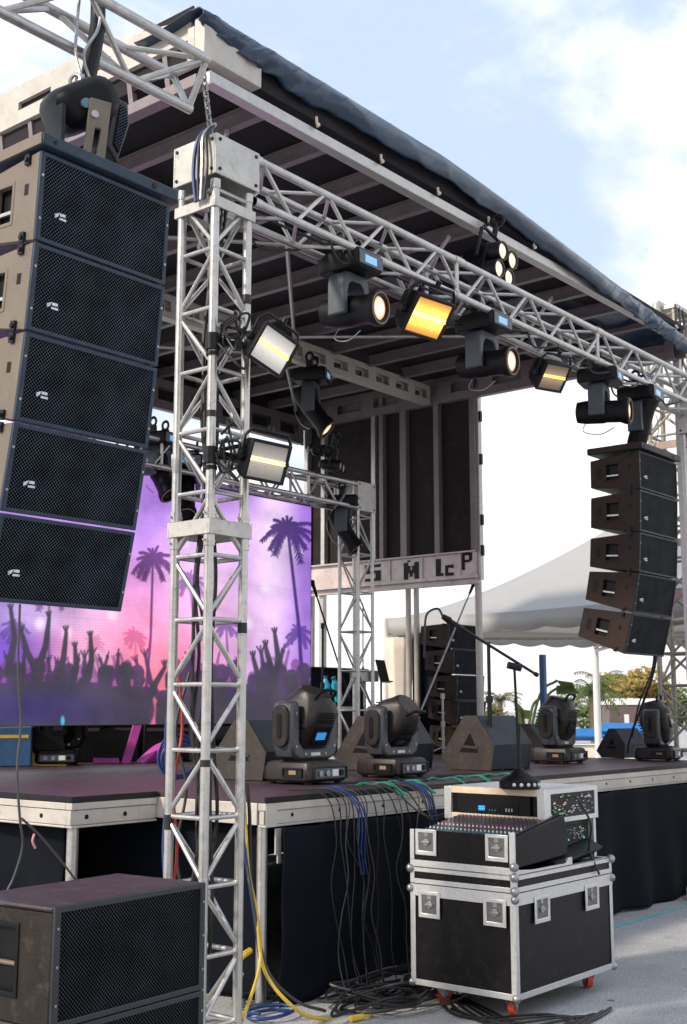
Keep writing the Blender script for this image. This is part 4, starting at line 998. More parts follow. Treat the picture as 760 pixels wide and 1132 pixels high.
def mh_floor():
    t = thing('moving_head_light', 'x', 'stage light')
    mb = MB(); mb.loft([[(q[0]*s_, q[1]*s_, z) for q in rrect(.40, .42, .05)] for z, s_ in ((.015, .93), (.03, 1), (.10, 1), (.135, .93), (.145, .8))]); bs = mb.build('base', FIXT, t, bevel=.003)
    for x in (-.15, .15):
        for y in (-.15, .15): mb = MB(); mb.tube((x, y, 0), (x, y, .02), .025, 10); mb.build('foot', BLACK, bs)
    mb = MB(); mb.frame(rect4(-.17, .030, .17, .112), rect4(-.155, .040, .155, .102), 'y', -.222, -.208); mb.build('connector_frame', BLKM, bs, bevel=.003)
    mb = MB(); mb.box((-.154, -.212, .041), (.154, -.2095, .101)); mb.build('connector_panel', pmat('connector_plate', (.10, .12, .15), .4, .3), bs)
    for x, mt in ((-.10, STEEL), (-.03, STEEL), (.05, WHITE), (.11, BLACK)):
        mb = MB(); mb.tube((x, -.222, .07), (x, -.211, .07), .020, 12) if mt is not WHITE else mb.box((x-.03, -.216, .05), (x+.03, -.2125, .092)); mb.build('socket', mt, bs)
    mb = MB(); mb.frame(rect4(-.15, .045, .02, .105), rect4(-.14, .055, .01, .095), 'x', -.214, -.203); mb.box((-.206, -.14, .055), (-.203, .01, .095)); mb.build('side_vent', BLKM, bs)
    mb = MB(); mb.box((-.213, -.10, .062), (-.207, -.04, .088)); mb.build('side_sticker', WOODB, bs)
    outer = [(-.235, .49), (-.240, .25), (-.21, .175), (-.15, .150), (.15, .150), (.21, .175), (.240, .25), (.235, .49), (.21, .53), (.17, .53)]
    inner = [(.150, .49), (.150, .27), (.11, .225), (-.11, .225), (-.150, .27), (-.150, .49), (-.17, .53), (-.21, .53)]
    mb = MB(); mb.prism(outer+inner, 'y', -.085, .085); yk = mb.build('yoke', pmat('yoke_grey', (.045, .050, .060), .4, 0, .2, 7, .1, 150, (.12, .12, .12), .4), t, bevel=.022)
    for s_ in (-1, 1):
        mb = MB(); mb.loft([[(s_*x_, q[0], .37+q[1]) for q in rrect(.13, .27, .06)] for x_ in (.236, .262)]); mb.build('arm_cover', FIXT, yk, bevel=.006)
        mb = MB(); mb.loft([[(s_*x_, q[0], .37+q[1]) for q in rrect(.035, .16, .016)] for x_ in (.262, .266)]); mb.build('arm_slot', BLACK, yk)
    # head: chunky tapered block, long axis local z
    mb = MB(); rings = []
    for z, w_, h_, r_, oy in ((-.235, .12, .10, .04, 0), (-.215, .20, .19, .06, 0), (-.12, .27, .29, .07, 0), (.02, .285, .31, .06, 0), (.10, .27, .30, .07, 0), (.16, .235, .25, .09, 0), (.20, .225, .23, .11, 0), (.215, .20, .20, .1, 0)):
        rings.append([(q[0], q[1]+oy, z) for q in rrect(w_, h_, r_*.98)])
    mb.loft(rings); hd = mb.build('head', FIXT, t, loc=(0, 0, .40), ang=28)
    mb = MB(); mb.frame(rect4(-.08, -.10, .08, .03), rect4(-.05, -.07, .05, .0), 'y', -.162, -.152); mb.box((-.052, -.157, -.072), (.052, -.154, .002)); mb.build('back_cover', BLACK, hd, bevel=.004)
    mb = MB(); mb.box((-.045, -.163, -.06), (.045, -.1575, -.01)); mb.build('display', LCDB, hd)
    mb = MB(); mb.path(smoothpath([(-.08, -.08, .19), (-.075, -.10, .25), (0, -.105, .265), (.075, -.10, .25), (.08, -.08, .19)]), .012, 8); mb.build('carry_handle', BLACK, hd)
    mb = MB()
    for k in range(6): mb.box((-.12+.0*k, .156, -.10+k*.03), (.12, .160, -.088+k*.03))
    mb.build('cooling_fins', BLACK, hd)
    mb = MB(); mb.tube((0, 0, -.236), (0, 0, -.243), .05, 20); mb.build('lens', BLACK, hd)
    for s_ in (-1, 1):
        mb = MB()
        for k in range(7): mb.box((s_*.1415, -.09, -.12+k*.024), (s_*.1445, .09, -.110+k*.024))
        mb.build('side_vents', BLACK, hd)
    mb = MB(); mb.box((-.144, -.12, -.006), (.144, .162, .002)); mb.build('seam', BLACK, hd)
    mb = MB()
    for k in range(5): mb.box((-.09, -.1615, .055+k*.016), (.09, -.158, .062+k*.016))
    mb.build('front_vents', BLACK, hd)
    for x_, z_ in ((-.19, .45), (.19, .45), (-.19, .24), (.19, .24), (-.10, .19), (.10, .19)):
        mb = MB(); mb.tube((x_, -.089, z_), (x_, -.0845, z_), .009, 10); mb.build('screw', STEEL, yk)
    mb = MB(); mb.box((-.045, -.0880, .178), (.045, -.0855, .198)); mb.build('label_plate', PALE, yk)
    mb = MB(); mb.tube((0, 0, .146), (0, 0, .152), .15, 28); mb.build('turntable', BLACK, bs)
    return t
mf = mh_floor()
def floor_mh(o, px, py, label, tilt, yaw=0, grp='large moving lights along the stage front', sc_=1., lit=False):
    c = at(px, py, Z=DZ)
    place(o, (c.x, c.y, DZ+.003), (0, 0, R(yaw)), label, grp); o.scale = (sc_,)*3
    for q in kids(o):
        if q.name.startswith('head'):
            q.rotation_euler = (R(tilt), 0, 0)
            if not lit:
                for r_ in kids(q):
                    if r_.name.startswith('display'): r_.data = r_.data.copy(); r_.data.materials[0] = pmat('display_off', (.02, .03, .045), .2)
    return o
def lowtex(px, py): return at(px, py, Z=DZ)
floor_mh(mf, 338, 866, 'largest moving light on the stage edge with a blue lit display', 24, lit=True, sc_=1.08)
o2 = copy_tree(mf); floor_mh(o2, 434, 859, 'second large moving light on the stage edge with a tilted head between two wedge speakers', 50, sc_=1.02)
o3 = copy_tree(mf); floor_mh(o3, 618, 844, 'large moving light on the stage edge right of the blue post', 12, yaw=4, sc_=1.04)
o4 = copy_tree(mf); floor_mh(o4, 728, 841, 'rightmost large moving light at the right end of the stage edge', -14, yaw=10, sc_=.98)
o5 = copy_tree(mf); floor_mh(o5, 64, 846, 'black moving light with a blue display under the video wall at the rear left', 8, yaw=-42)
for q in kids(o5):
    q.data = q.data.copy() if q.data else q.data
    if q.data and q.data.materials: q.data.materials[0] = BLACK
del o5['group']
o6 = copy_tree(mf); floor_mh(o6, 238, 844, 'moving light at the rear of the stage seen through the left tower', -20, yaw=-20); del o6['group']

# four-lamp blinder at the roof edge and its twin-lamp cousin
def multi_lamp(n2, name='blinder_light'):
    t = thing(name, 'x', 'stage light')
    cs2 = [(-.062, .062), (.062, .062), (-.062, -.062), (.062, -.062)] if n2 == 4 else [(-.062, 0), (.062, 0)]
    mb = MB(); mb.loft([[(q[0]*s_, y_, q[1]*s_*(1 if n2 == 4 else .5)) for q in rrect(.25, .25, .06)] for y_, s_ in ((.20, .45), (.17, .75), (.06, .95), (.02, 1))]); mb.build('housing', BLACK, t, bevel=.004)
    for x, z in cs2:
        mb = MB(); mb.loft([[(x+r_*math.cos(2*math.pi*k/20), y_, z+r_*math.sin(2*math.pi*k/20)) for k in range(20)] for y_, r_ in ((.05, .058), (-.05, .062), (-.052, .052), (-.035, .050))]); c = mb.build('lamp_barrel', BLKM, t)
        mb = MB(); mb.loft([[(x+r_*math.cos(2*math.pi*k/20), y_, z+r_*math.sin(2*math.pi*k/20)) for k in range(20)] for y_, r_ in ((-.036, .0495), (-.044, .04), (-.048, .008))]); mb.build('lens', LENS2, c)
    mb = MB(); mb.path([(-.145, .06, 0), (-.145, .06, .19), (-.10, .06, .21), (.10, .06, .21), (.145, .06, .19), (.145, .06, 0)], .011, 8); mb.tube((0, .06, .21), (0, .06, .30), .016); mb.torus((0, .06, .33), (1, 0, 0), .036, .012, 16)
    mb.build('bracket', BLKM, t)
    return t
bl = multi_lamp(4); p = at(551, 293, Y=4.80); place(bl, p, (R(8), R(10), R(4)), 'four lamp blinder light hanging from the roof edge above the long truss')
bl.scale = (1.3, 1.5, 1.2)
b2 = multi_lamp(2); place(b2, at(374, 516, Y=8.05), (R(10), 0, R(25)), 'twin lamp light on the rear truss beside the rear tower head')
for q in kids(b2):
    for r_ in kids(q): r_.data.materials[0] = pmat('lamp_off', (.45, .38, .30), .25)
b3 = multi_lamp(2); place(b3, at(355, 498, Y=8.05), (R(15), 0, R(-25)), 'unlit black twin lamp light left of the twin lamp light on the rear truss')
for q in kids(b3):
    for r_ in kids(q): r_.data.materials[0] = BLACK
# hooks from the roof edge to the blinder
ph_ = at(524, 240, Y=4.95)
chain((p.x-.02, RY0+.02, RZ), (p.x, p.y+.08, p.z+.36), 'black chain from the roof beam down to the four lamp blinder', 6, .014).data.materials[0] = BLKM

# strobes
def strobe(face, tube_m, glow=False):
    t = thing('strobe_light', 'x', 'stage light')
    mb = MB(); mb.loft([[(q[0]*s_, y_, q[1]*s_) for q in rrect(.27, .23, .02)] for y_, s_ in ((.16, .55), (.13, .78), (.04, .97), (.0, 1.0), (-.012, 1.0))]); mb.build('housing', BLACK, t, bevel=.004)
    mb = MB(); mb.frame(rect4(-.135, -.115, .135, .115), rect4(-.118, -.098, .118, .098), 'y', -.030, -.012); mb.build('bezel', BLKM, t, bevel=.004)
    mb = MB(); mb.box((-.117, -.018, -.097), (.117, -.013, .097)); mb.build('reflector' if not glow else 'glass', face, t)
    if tube_m:
        mb = MB(); mb.tube((-.115, -.024, 0), (.115, -.024, 0), .006, 8); mb.tube((-.115, -.023, .014), (.115, -.023, .014), .003, 8); mb.build('lamp_tube', tube_m, t)
    mb = MB()
    for k in range(7): mb.box((-.08+k*.026, .135, -.07), (-.072+k*.026, .175, .07))
    mb.build('cooling_fins', BLKM, t)
    mb = MB(); mb.path([(-.15, .03, 0), (-.155, .03, .12), (-.12, .03, .165), (.12, .03, .165), (.155, .03, .12), (.15, .03, 0)], .010, 8)
    for s_ in (-1, 1): mb.tube((s_*.14, .03, 0), (s_*.165, .03, 0), .022, 12)
    mb.tube((0, .03, .165), (0, .03, .20), .016); mb.build('bracket', BLKM, t)
    return t
def face_rot(pitch, roll, yaw=0):
    """face along local -Y, pitched down, rolled about the face normal"""
    return (Matrix.Rotation(R(yaw), 4, 'Z') @ Matrix.Rotation(R(pitch), 4, 'X') @ Matrix.Rotation(R(roll), 4, 'Y')).to_euler()
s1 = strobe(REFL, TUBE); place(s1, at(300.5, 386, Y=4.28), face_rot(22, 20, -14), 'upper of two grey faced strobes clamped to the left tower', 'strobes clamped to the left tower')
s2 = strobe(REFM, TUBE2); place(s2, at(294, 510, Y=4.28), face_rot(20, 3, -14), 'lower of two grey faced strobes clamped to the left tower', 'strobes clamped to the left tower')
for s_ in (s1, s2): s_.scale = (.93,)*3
s3 = strobe(STROBE, TUBE2, True); place(s3, at(472, 350, Y=4.50), face_rot(38, 4, -16), 'glowing orange strobe hanging under the long truss'); s3.scale = (1.22,)*3
mb = MB()
s4 = strobe(lampface('reflector_dim', (.60, .40, .26), .45, .04, .09, .4), TUBE); place(s4, at(611, 416, Y=4.50), face_rot(38, -2, -14), 'dim strobe with an amber line hanging under the right half of the long truss'); s4.scale = (1.0,)*3  # weak emission put into the reflector for a dimly lit lamp
# clamps joining tower strobes to the leg
for k, (s_, z) in enumerate(((s1, 0), (s2, 1))):
    z_ = s_.location.z+.03
    mb = MB((TX, TY, z_)); mb.tube((TX, TY, z_-.045), (TX, TY, z_+.045), .040, 14); mb.tube((TX, TY, z_-.075), (TX, TY, z_-.055), .036, 14); mb.box((TX+.02, TY-.06, z_-.02), (TX+.08, TY-.02, z_+.02))
    mb.tube((TX+.05, TY-.04, z_), (s_.location.x-.06, s_.location.y+.08, s_.location.z+.02), .017, 8)
    mb.tube((TX+.03, TY-.05, z_+.03), (s_.location.x-.10, s_.location.y+.06, s_.location.z+.08), .012, 8)
    o = mb.build('pipe_clamp', BLKM, bevel=.002); o.location = (TX, TY, z_); tag(o, ('upper', 'lower')[k]+' black pipe clamp on the near leg of the left tower holding a strobe', 'clamp')
    rg = random.Random(k+3)
    for q in range(7):
        a0 = Vector((TX+rg.uniform(-.02, .04), TY-.05+rg.uniform(-.02, .02), z_+rg.uniform(-.1, .12))); b0 = Vector(s_.location)+Vector((-.14, .10, rg.uniform(-.06, .08)))
        m0 = (a0+b0)/2+Vector((rg.uniform(-.06, .04), rg.uniform(-.08, .05), rg.uniform(-.14, .12))); m1 = (m0*.6+b0*.4)+Vector((rg.uniform(-.06, .04), rg.uniform(-.05, .05), rg.uniform(-.1, .1)))
        cable([a0, m0, m1, b0], .0075, RUBB, 'black cable looped behind the %s tower strobe' % ('upper', 'lower')[k], group='cables looped behind the %s tower strobe' % ('upper', 'lower')[k])
# cable runs on truss: swags between lamps
rg = random.Random(9)
for k in range(12):
    x0 = MTX0+.2+k*.46; yy = TY+rg.choice((0, S)); z0 = ZT-S
    cable([(x0, yy, z0-.02), (x0+.15, yy+.03, z0-.05-rg.random()*.07), (x0+.34, yy-.02, z0-.05-rg.random()*.05), (x0+.5, yy, z0-.01)], .008, RUBB, 'thin black cable swagged along the bottom of the long truss', group='cables along the long truss')
for k in range(3):
    cable([(MTX0+.1, TY+.08+.05*k, ZT-S+.035)]+[(MTX0+.1+i*.55, TY+.08+.05*k+rg.uniform(-.03, .03), ZT-S+.04+rg.uniform(-.006, .02)) for i in range(1, 11)], .009, RUBB, 'black cable lying inside the long truss', group='cables inside the long truss')
# tower cables
for k in range(5):
    xx = TX+.06+.03*k; yy = TY+.12+.02*(k % 3)
    pts = [(xx+rg.uniform(-.03, .03), yy+rg.uniform(-.04, .04), z) for z in np.arange(4.5, .1, -.42)]
    cable(pts, .011, RUBB, 'black cable running down inside the left tower', group='cables down the left tower')
for k in range(3):
    pts = [(TX+.02+.05*k+rg.uniform(-.03, .03), TY+.30+rg.uniform(-.03, .03), z) for z in np.arange(1.9, .1, -.3)]
    cable(pts, .009, (BLUEC, REDC, GREYC)[k], ('blue cable', 'red cable', 'grey cable')[k]+' hanging behind the lower part of the left tower')
mb = MB((TX+.15, TY+.35, 1.45)); mb.torus((TX+.15, TY+.35, 1.45), (.3, 1, .1), .10, .010, 24); mb.torus((TX+.16, TY+.34, 1.44), (.2, 1, .2), .085, .010, 24); mb.torus((TX+.15, TY+.36, 1.46), (.3, 1, 0), .115, .008, 24)
o = mb.build('cable_coil', BLUEC); o.location = (TX+.15, TY+.35, 1.45); tag(o, 'coiled blue cable hanging behind the left tower', 'cable')

# ------------------------------------------------------------------ wedges
def wedge(w_=.55):
    t = thing('wedge_monitor', 'x', 'stage monitor')
    prof = [(0, 0), (.40, 0), (.50, .10), (.26, .43), (.14, .43), (-.03, .20)]       # (y, z): short back, sloped grille to the rear
    mb = MB()
    mb.prism([(y, z+.006) for y, z in prof], 'x', .02, w_-.02); mb.build('cabinet', pmat('wedge_back', (.022, .030, .045), .5, 0, .25, 6, .3, 180, (.06, .06, .065), .3, spec=.3), t, bevel=.006)
    for s_ in (0, 1):
        x0, x1 = (0, .0195) if s_ == 0 else (w_-.0195, w_)
        mb = MB(); mb.prism([(y*1.015-.003, z*1.015) for y, z in prof], 'x', x0, x1); c = mb.build('side_panel', WEDG, t, bevel=.004)
        xx = -.002 if s_ == 0 else w_
        mb = MB(); mb.prism([(.12, .14), (.31, .14), (.20, .30)], 'x', xx, xx+.002); mb.build('handle_recess', BLACK, c)
        xx = -.006 if s_ == 0 else w_+.003
        mb = MB(); mb.bar((xx+.003, .12, .18), (xx+.003, .30, .19), .008, .02); mb.build('handle_bar', WEDG, c)
    mb = MB(); mb.add([(.03, .485, .105), (w_-.03, .485, .105), (w_-.03, .262, .425), (.03, .262, .425), (.03, .495, .112), (w_-.03, .495, .112), (w_-.03, .272, .432), (.03, .272, .432)],
                      [(0,1,2,3),(4,5,6,7),(0,1,5,4),(1,2,6,5),(2,3,7,6),(3,0,4,7)]); mb.build('grille', GRN3, t)
    return t
wd = wedge()
def put_wedge(o, px, py, label, yaw=0, s_=1.):
    c = at(px, py, Z=DZ); place(o, (c.x, c.y, DZ+.003), (0, 0, R(yaw)), label, 'wedge monitors on the stage front'); o.scale = (s_,)*3; return o
put_wedge(wd, 290, 864, 'wedge monitor behind the largest moving light near the left stage corner', yaw=8, s_=1.0)
put_wedge(copy_tree(wd), 424, 853, 'bluish backed wedge monitor behind the second large moving light', yaw=2, s_=1.05).scale = (1.36, 1.05, 1.05)
put_wedge(copy_tree(wd), 543, 853, 'wedge monitor in the middle of the stage edge with a dark triangular handle hole', yaw=-3, s_=1.06)
put_wedge(copy_tree(wd), 598, 842, 'wedge monitor tucked behind the microphone stand and left of the third moving light', yaw=4, s_=.85)
put_wedge(copy_tree(wd), 690, 839, 'small wedge monitor near the right end of the stage under the dangling cable', yaw=-10, s_=.72)

# ------------------------------------------------------------------ subwoofers
yaw_s = R(4)
def subw(loc, label):
    t = thing('subwoofer', label, 'subwoofer', loc, (0, 0, yaw_s), 'subwoofers stacked at the left')
    w_, d_, h_ = .80, .50, .415
    mb = MB(); mb.box((.022, .03, .004), (w_-.022, d_, h_-.004)); mb.build('cabinet', SUBT, t)
    mb = MB(); mb.box((0, .018, h_-.022), (w_, d_+.004, h_)); mb.build('top_panel', SUBT, t, bevel=.010)
    for s_ in (0, 1):
        x0, x1 = (0, .021) if s_ == 0 else (w_-.021, w_)
        mb = MB(); mb.frame([(.018, 0), (d_, 0), (d_, h_-.0225), (.018, h_-.0225)], [(.20, .10), (.38, .10), (.38, .33), (.20, .33)], 'x', x0, x1); c = mb.build('side_panel', SUBS, t, bevel=.005)
        mb = MB(); mb.frame(rect4(.185, .085, .395, .345), rect4(.202, .102, .378, .328), 'x', x0-.006 if s_ == 0 else x1, x0 if s_ == 0 else x1+.006); mb.build('handle_rim', BLACK, c, bevel=.002)
        mb = MB(); mb.box(((x1+.0003) if s_ == 0 else x0-.0015, .19, .09), ((x1+.0013) if s_ == 0 else x0-.0005, .39, .34)); mb.build('handle_recess', BLACK, c)
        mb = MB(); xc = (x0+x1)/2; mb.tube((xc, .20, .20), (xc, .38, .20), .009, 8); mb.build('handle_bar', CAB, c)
    mb = MB(); mb.frame(rect4(0, 0, w_, h_), rect4(.030, .022, w_-.030, h_-.022), 'y', 0, .0175); mb.build('front_frame', pmat('sub_front', (.012, .016, .022), .45, 0, .3, 9, .2, 200), t, bevel=.004)
    mb = MB(); mb.box((.029, .007, .021), (w_-.029, .0165, h_-.021)); mb.build('grille', GRN2, t)
    mb = MB()
    for zz in (.08, .21, .34):
        for xx in (.014, w_-.014): mb.tube((xx, -.003, zz), (xx, .002, zz), .005, 8)
    mb.build('screws', STEEL, t)
    return t
sp_ = at(61.6, 1003.5, Z=1.01)
subw((sp_.x, sp_.y, .594), 'upper of two big black subwoofers at the lower left corner')
subw((sp_.x, sp_.y, .176), 'lower of two big black subwoofers under the upper one at the left')
t = thing('wheel_board', 'low black wheeled board under the two subwoofers', 'dolly', (sp_.x, sp_.y, 0), (0, 0, yaw_s))
mb = MB(); mb.box((.0, .0, .13), (.80, .50, .173)); mb.build('board', BLKM, t, bevel=.004)
for x in (.1, .7):
    for y in (.1, .4): mb = MB(); mb.tube((x-.02, y, .055), (x+.02, y, .055), .055, 18); mb.box((x-.03, y-.03, .112), (x+.03, y+.03, .129)); mb.build('caster', RUBB, t)

# ------------------------------------------------------------------ flight case with mixer
CX0, CX1, CY0, CY1 = 6.10, 7.26, 3.74, 4.46
t = thing('flight_case', 'large black wheeled flight case with silver edges and red wheels beside the stage', 'flight case', (CX0, CY0, 0))
o_ = (CX0, CY0, 0); E_ = .034
def case_box(t, o_, x0, x1, y0, y1, z0, z1, edge=E_, panel=CASEP, verticals=True, top=True, bottom=True):
    mb = MB(o_); mb.box((x0+.006, y0+.006, z0+.006), (x1-.006, y1-.006, z1-.006)); mb.build('panel', panel, t)
    mb = MB(o_); e = edge
    def L_(a, b): mb.box(a, b)
    for z_, on in ((z0, bottom), (z1-e, top)):
        if not on: continue
        L_((x0, y0, z_), (x1, y0+.0055, z_+e)); L_((x0, y1-.0055, z_), (x1, y1, z_+e)); L_((x0, y0+.0057, z_), (x0+.0055, y1-.0057, z_+e)); L_((x1-.0055, y0+.0057, z_), (x1, y1-.0057, z_+e))
    if top:
        zt = z1
        L_((x0, y0, zt-.0055), (x1, y0+e, zt)); L_((x0, y1-e, zt-.0055), (x1, y1, zt)); L_((x0, y0+e, zt-.0055), (x0+e, y1-e, zt)); L_((x1-e, y0+e, zt-.0055), (x1, y1-e, zt))
    if verticals:
        for xx, sx in ((x0, 1), (x1, -1)):
            for yy, sy in ((y0, 1), (y1, -1)):
                a, b = sorted((xx-sx*.0015, xx+sx*e)); c, d = sorted((yy-sy*.0015, yy+sy*.004)); L_((a, c, z0+.002), (b, d, z1-.002))
                a, b = sorted((xx-sx*.0015, xx+sx*.004)); c, d = sorted((yy+sy*.0042, yy+sy*e)); L_((a, c, z0+.002), (b, d, z1-.002))
    mb.build('edging', CASEA, t, bevel=.0015)
def ball_corner(t, o_, pts, r=.025):
    for p in pts:
        mb = MB(o_); mb.sphere(p, r, 12, 8); mb.build('ball_corner', STEEL, t)
def latch(t, o_, p, face, w_=.12, h_=.13):
    """butterfly latch dish on the -X or -Y face, centred on p"""
    mb = MB(o_); k = MB(o_); n_ = MB(o_)
    if face == 'x':
        y0, y1 = p[1]-w_/2, p[1]+w_/2; z0, z1 = p[2]-h_/2, p[2]+h_/2; x = p[0]
        mb.frame(rect4(y0, z0, y1, z1), rect4(y0+.022, z0+.025, y1-.022, z1-.020), 'x', x-.009, x); k.box((x-.003, y0+.02, z0+.022), (x-.001, y1-.02, z1-.018)); ym, zm = (y0+y1)/2, (z0+z1)/2; n_.tube((x-.009, ym, zm), (x-.003, ym, zm), .021, 16); n_.box((x-.016, ym-.030, zm-.006), (x-.0085, ym+.030, zm+.006)); n_.box((x-.006, ym-.014, z1-.045), (x-.003, ym+.014, z1-.018))
    else:
        x0, x1 = p[0]-w_/2, p[0]+w_/2; z0, z1 = p[2]-h_/2, p[2]+h_/2; y = p[1]
        mb.frame(rect4(x0, z0, x1, z1), rect4(x0+.022, z0+.025, x1-.022, z1-.020), 'y', y-.009, y); k.box((x0+.02, y-.003, z0+.022), (x1-.02, y-.001, z1-.018)); xm, zm = (x0+x1)/2, (z0+z1)/2; n_.tube((xm, y-.009, zm), (xm, y-.003, zm), .021, 16); n_.box((xm-.030, y-.016, zm-.006), (xm+.030, y-.0085, zm+.006)); n_.box((xm-.014, y-.006, z1-.045), (xm+.014, y-.003, z1-.018))
    a = mb.build('latch', CASEA, t, bevel=.003); k.build('latch_dish', pmat('latch_dark', (.16, .16, .165), .4, .6, .2, 20), a); n_.build('latch_key', STEEL, a, bevel=.002)
case_box(t, o_, CX0, CX1, CY0, CY1, .115, .685)
# thicker rim of the opening
mb = MB(o_); mb.box((CX0-.004, CY0-.004, .62), (CX1, CY0-.001, .686)); mb.box((CX0-.004, CY0-.0008, .62), (CX0-.001, CY1, .686)); mb.build('rim', CASEA, t)
ball_corner(t, o_, [(CX0+.006, CY0+.006, .128), (CX1-.006, CY0+.006, .128), (CX0+.006, CY1-.006, .128), (CX0, CY0, .655), (CX1-.004, CY0, .66), (CX0, CY1, .66)])
for yy in (CY0+.13, CY1-.14): latch(t, o_, (CX0-.0045, yy, .575), 'x', .15, .15)
for xx in (CX0+.28, CX1-.28): latch(t, o_, (xx, CY0-.0045, .575), 'y', .17, .15)
for i, (x, y, a_) in enumerate(((CX0+.10, CY0+.10, 20), (CX0+.10, CY1-.12, -15), (CX1-.14, CY0+.10, 50), (CX1-.14, CY1-.12, 10))):
    mb = MB(o_); T_ = Matrix.Translation((x, y, 0)) @ Matrix.Rotation(R(a_), 4, 'Z'); mb.M = T_
    mb.box((-.05, -.045, .108), (.05, .045, .1145)); mb.tube((0, 0, .10), (0, 0, .109), .03, 14)
    mb.prism([(-.03, .10), (.025, .10), (.055, .05), (.04, .03), (.02, .035)], 'y', -.026, -.021); mb.prism([(-.03, .10), (.025, .10), (.055, .05), (.04, .03), (.02, .035)], 'y', .021, .026)
    c = mb.build('caster', CYANM, t, bevel=.001)
    mb = MB(o_); mb.M = T_; mb.tube((.040, -.018, .056), (.040, .018, .056), .055, 24); mb.build('wheel', REDW, c, bevel=.004)
    mb = MB(o_); mb.M = T_; mb.tube((.040, -.030, .056), (.040, .030, .056), .014, 12); mb.build('axle', STEEL, c)
# lid / mixer tray: separate thing resting on the case
Z1 = .690
t = thing('mixer_case', 'shallow open silver edged case tray on top of the large wheeled flight case', 'flight case', (CX0, CY0, Z1))
o_ = (CX0, CY0, Z1)
case_box(t, o_, CX0, CX1, CY0, CY1, Z1, .785, edge=.028, top=True)
# raised rim of the tray round the mixer (front-left quarter)
MX1 = CX0+.40
mb = MB(o_)
mb.box((CX0, CY0, .787), (CX0+.012, CY1, 1.0)); mb.build('tray_wall', CASEP, t)
mb = MB(o_)
mb.box((CX0-.003, CY0-.002, .787), (CX0-.0005, CY1, .825)); mb.box((CX0-.003, CY0-.002, .826), (CX0+.014, CY0+.03, 1.02)); mb.box((CX0-.003, CY1-.03, .826), (CX0+.014, CY1, 1.00))
mb.prism([(CX0, .787), (CX1-.5, .787), (CX1-.5, .83), (CX1-.54, .83), (CX1-.58, .80), (CX0+.20, .80), (CX0+.02, .815), (CX0, .815)], 'y', CY0-.001, CY0+.015)
mb.build('edging', CASEA, t, bevel=.001)
ball_corner(t, o_, [(CX0, CY0, .70), (CX0, CY0, .775), (CX1-.004, CY0, .775), (CX0, CY1, .775), (CX0+.005, CY0+.005, .83)], .027)
latch(t, o_, (CX0-.0035, CY0+.11, .93), 'x', .15, .15); latch(t, o_, (CX0-.0035, CY1-.12, .93), 'x', .15, .15)
# mixing console
t = thing('mixing_console', 'black mixing console with rows of knobs and faders in the case tray', 'mixer', (CX0+.03, CY0+.02, .80))
o_ = (CX0+.03, CY0+.02, .80)
x0, x1, y0, y1 = CX0+.02, CX0+.68, CY0+.03, CY1-.03
mb = MB(o_); mb.prism([(x0, .81), (x1-.02, .84), (x1, .95), (x1-.05, 1.080), (x0+.02, .985), (x0, .965)], 'y', y0, y1); mb.build('body', BLACK, t, bevel=.008)
TL = Matrix.Translation((x0+.02, 0, .985)) @ Matrix.Rotation(-math.atan2(.095, x1-.07-x0), 4, 'Y') @ Matrix.Translation((-x0-.02, 0, -1.0345+.002))
mb = MB(o_); mb.M = TL; mb.box((x0+.03, y0+.02, 1.0345), (x1-.06, y1-.02, 1.0385)); 
mb.build('control_surface', pmat('mixer_surface', (.05, .055, .07), .4, .2, .3, 12), t)
for mt, rows in ((pmat('knob_teal', (.03, .20, .24), .4), (0,)), (PALE, (1, 3)), (pmat('knob_red', (.30, .06, .07), .4), (4, 8)), (GREYC, (2, 5, 6, 7)), (PALE, (9, 10, 11))):
    for r_ in rows:
        mb = MB(o_); mb.M = TL
        for c_ in range(22):
            xx = x0+.05+r_*.044; yy = y0+.04+c_*(y1-y0-.08)/21
            if r_ < 9: mb.tube((xx, yy, 1.0385), (xx, yy, 1.048), .0055, 6, .0045)
            else: mb.box((xx-.007, yy-.003, 1.0385), (xx+.007, yy+.003, 1.047))
        o = mb.build('knob_row', mt, t)
mb = MB(o_); mb.sphere((x0-.003, y0+.10, .985), .012, 8, 6); mb.build('indicator', WHITE, t)
# rack on top at the rear right
KX0, KX1, KY0, KY1, KZ0, KZ1 = CX0+.46, CX1-.03, CY0+.14, CY1+.0, 1.075, 1.225
q = at(603, 911, X=KX0)
KZ0 = .0+at(603, 912, X=CX0+.46).z; KZ1 = at(603, 874, X=CX0+.46).z; KY0 = at(603, 912, X=CX0+.46).y; KY1 = KY0+.72
t = thing('rack_case', 'flat equipment rack with pale wooden rails above the mixing console', 'rack', (KX0, KY0, KZ0)); o_ = (KX0, KY0, KZ0)
mb = MB(o_); mb.box((KX0+.02, KY0+.02, KZ0+.02), (KX1-.01, KY1-.01, KZ1-.02)); mb.build('panel', CASEP, t)
mb = MB(o_)
for z0, z1 in ((KZ0, KZ0+.04), (KZ1-.04, KZ1)): mb.box((KX0, KY0, z0), (KX0+.02, KY1, z1))
mb.build('side_rail', pmat('pale_wood', (.62, .50, .36), .55, .0, .2, 6, dirt=(.3, .22, .16), dirt_amt=.4), t, bevel=.003)
mb = MB(o_)
mb.frame(rect4(KX0+.02, KZ0, KX1, KZ1), rect4(KX0+.075, KZ0+.028, KX1-.04, KZ1-.028), 'y', KY0, KY0+.02); mb.box((KX0+.02, KY0+.02, KZ1-.02), (KX1, KY1, KZ1)); mb.box((KX0+.02, KY0+.02, KZ0), (KX1, KY1, KZ0+.02)); mb.box((KX0-.003, KY0-.003, KZ0-.003), (KX0+.05, KY0+.05, KZ1+.003)); mb.box((KX0-.003, KY1-.05, KZ0), (KX0+.03, KY1+.002, KZ1))
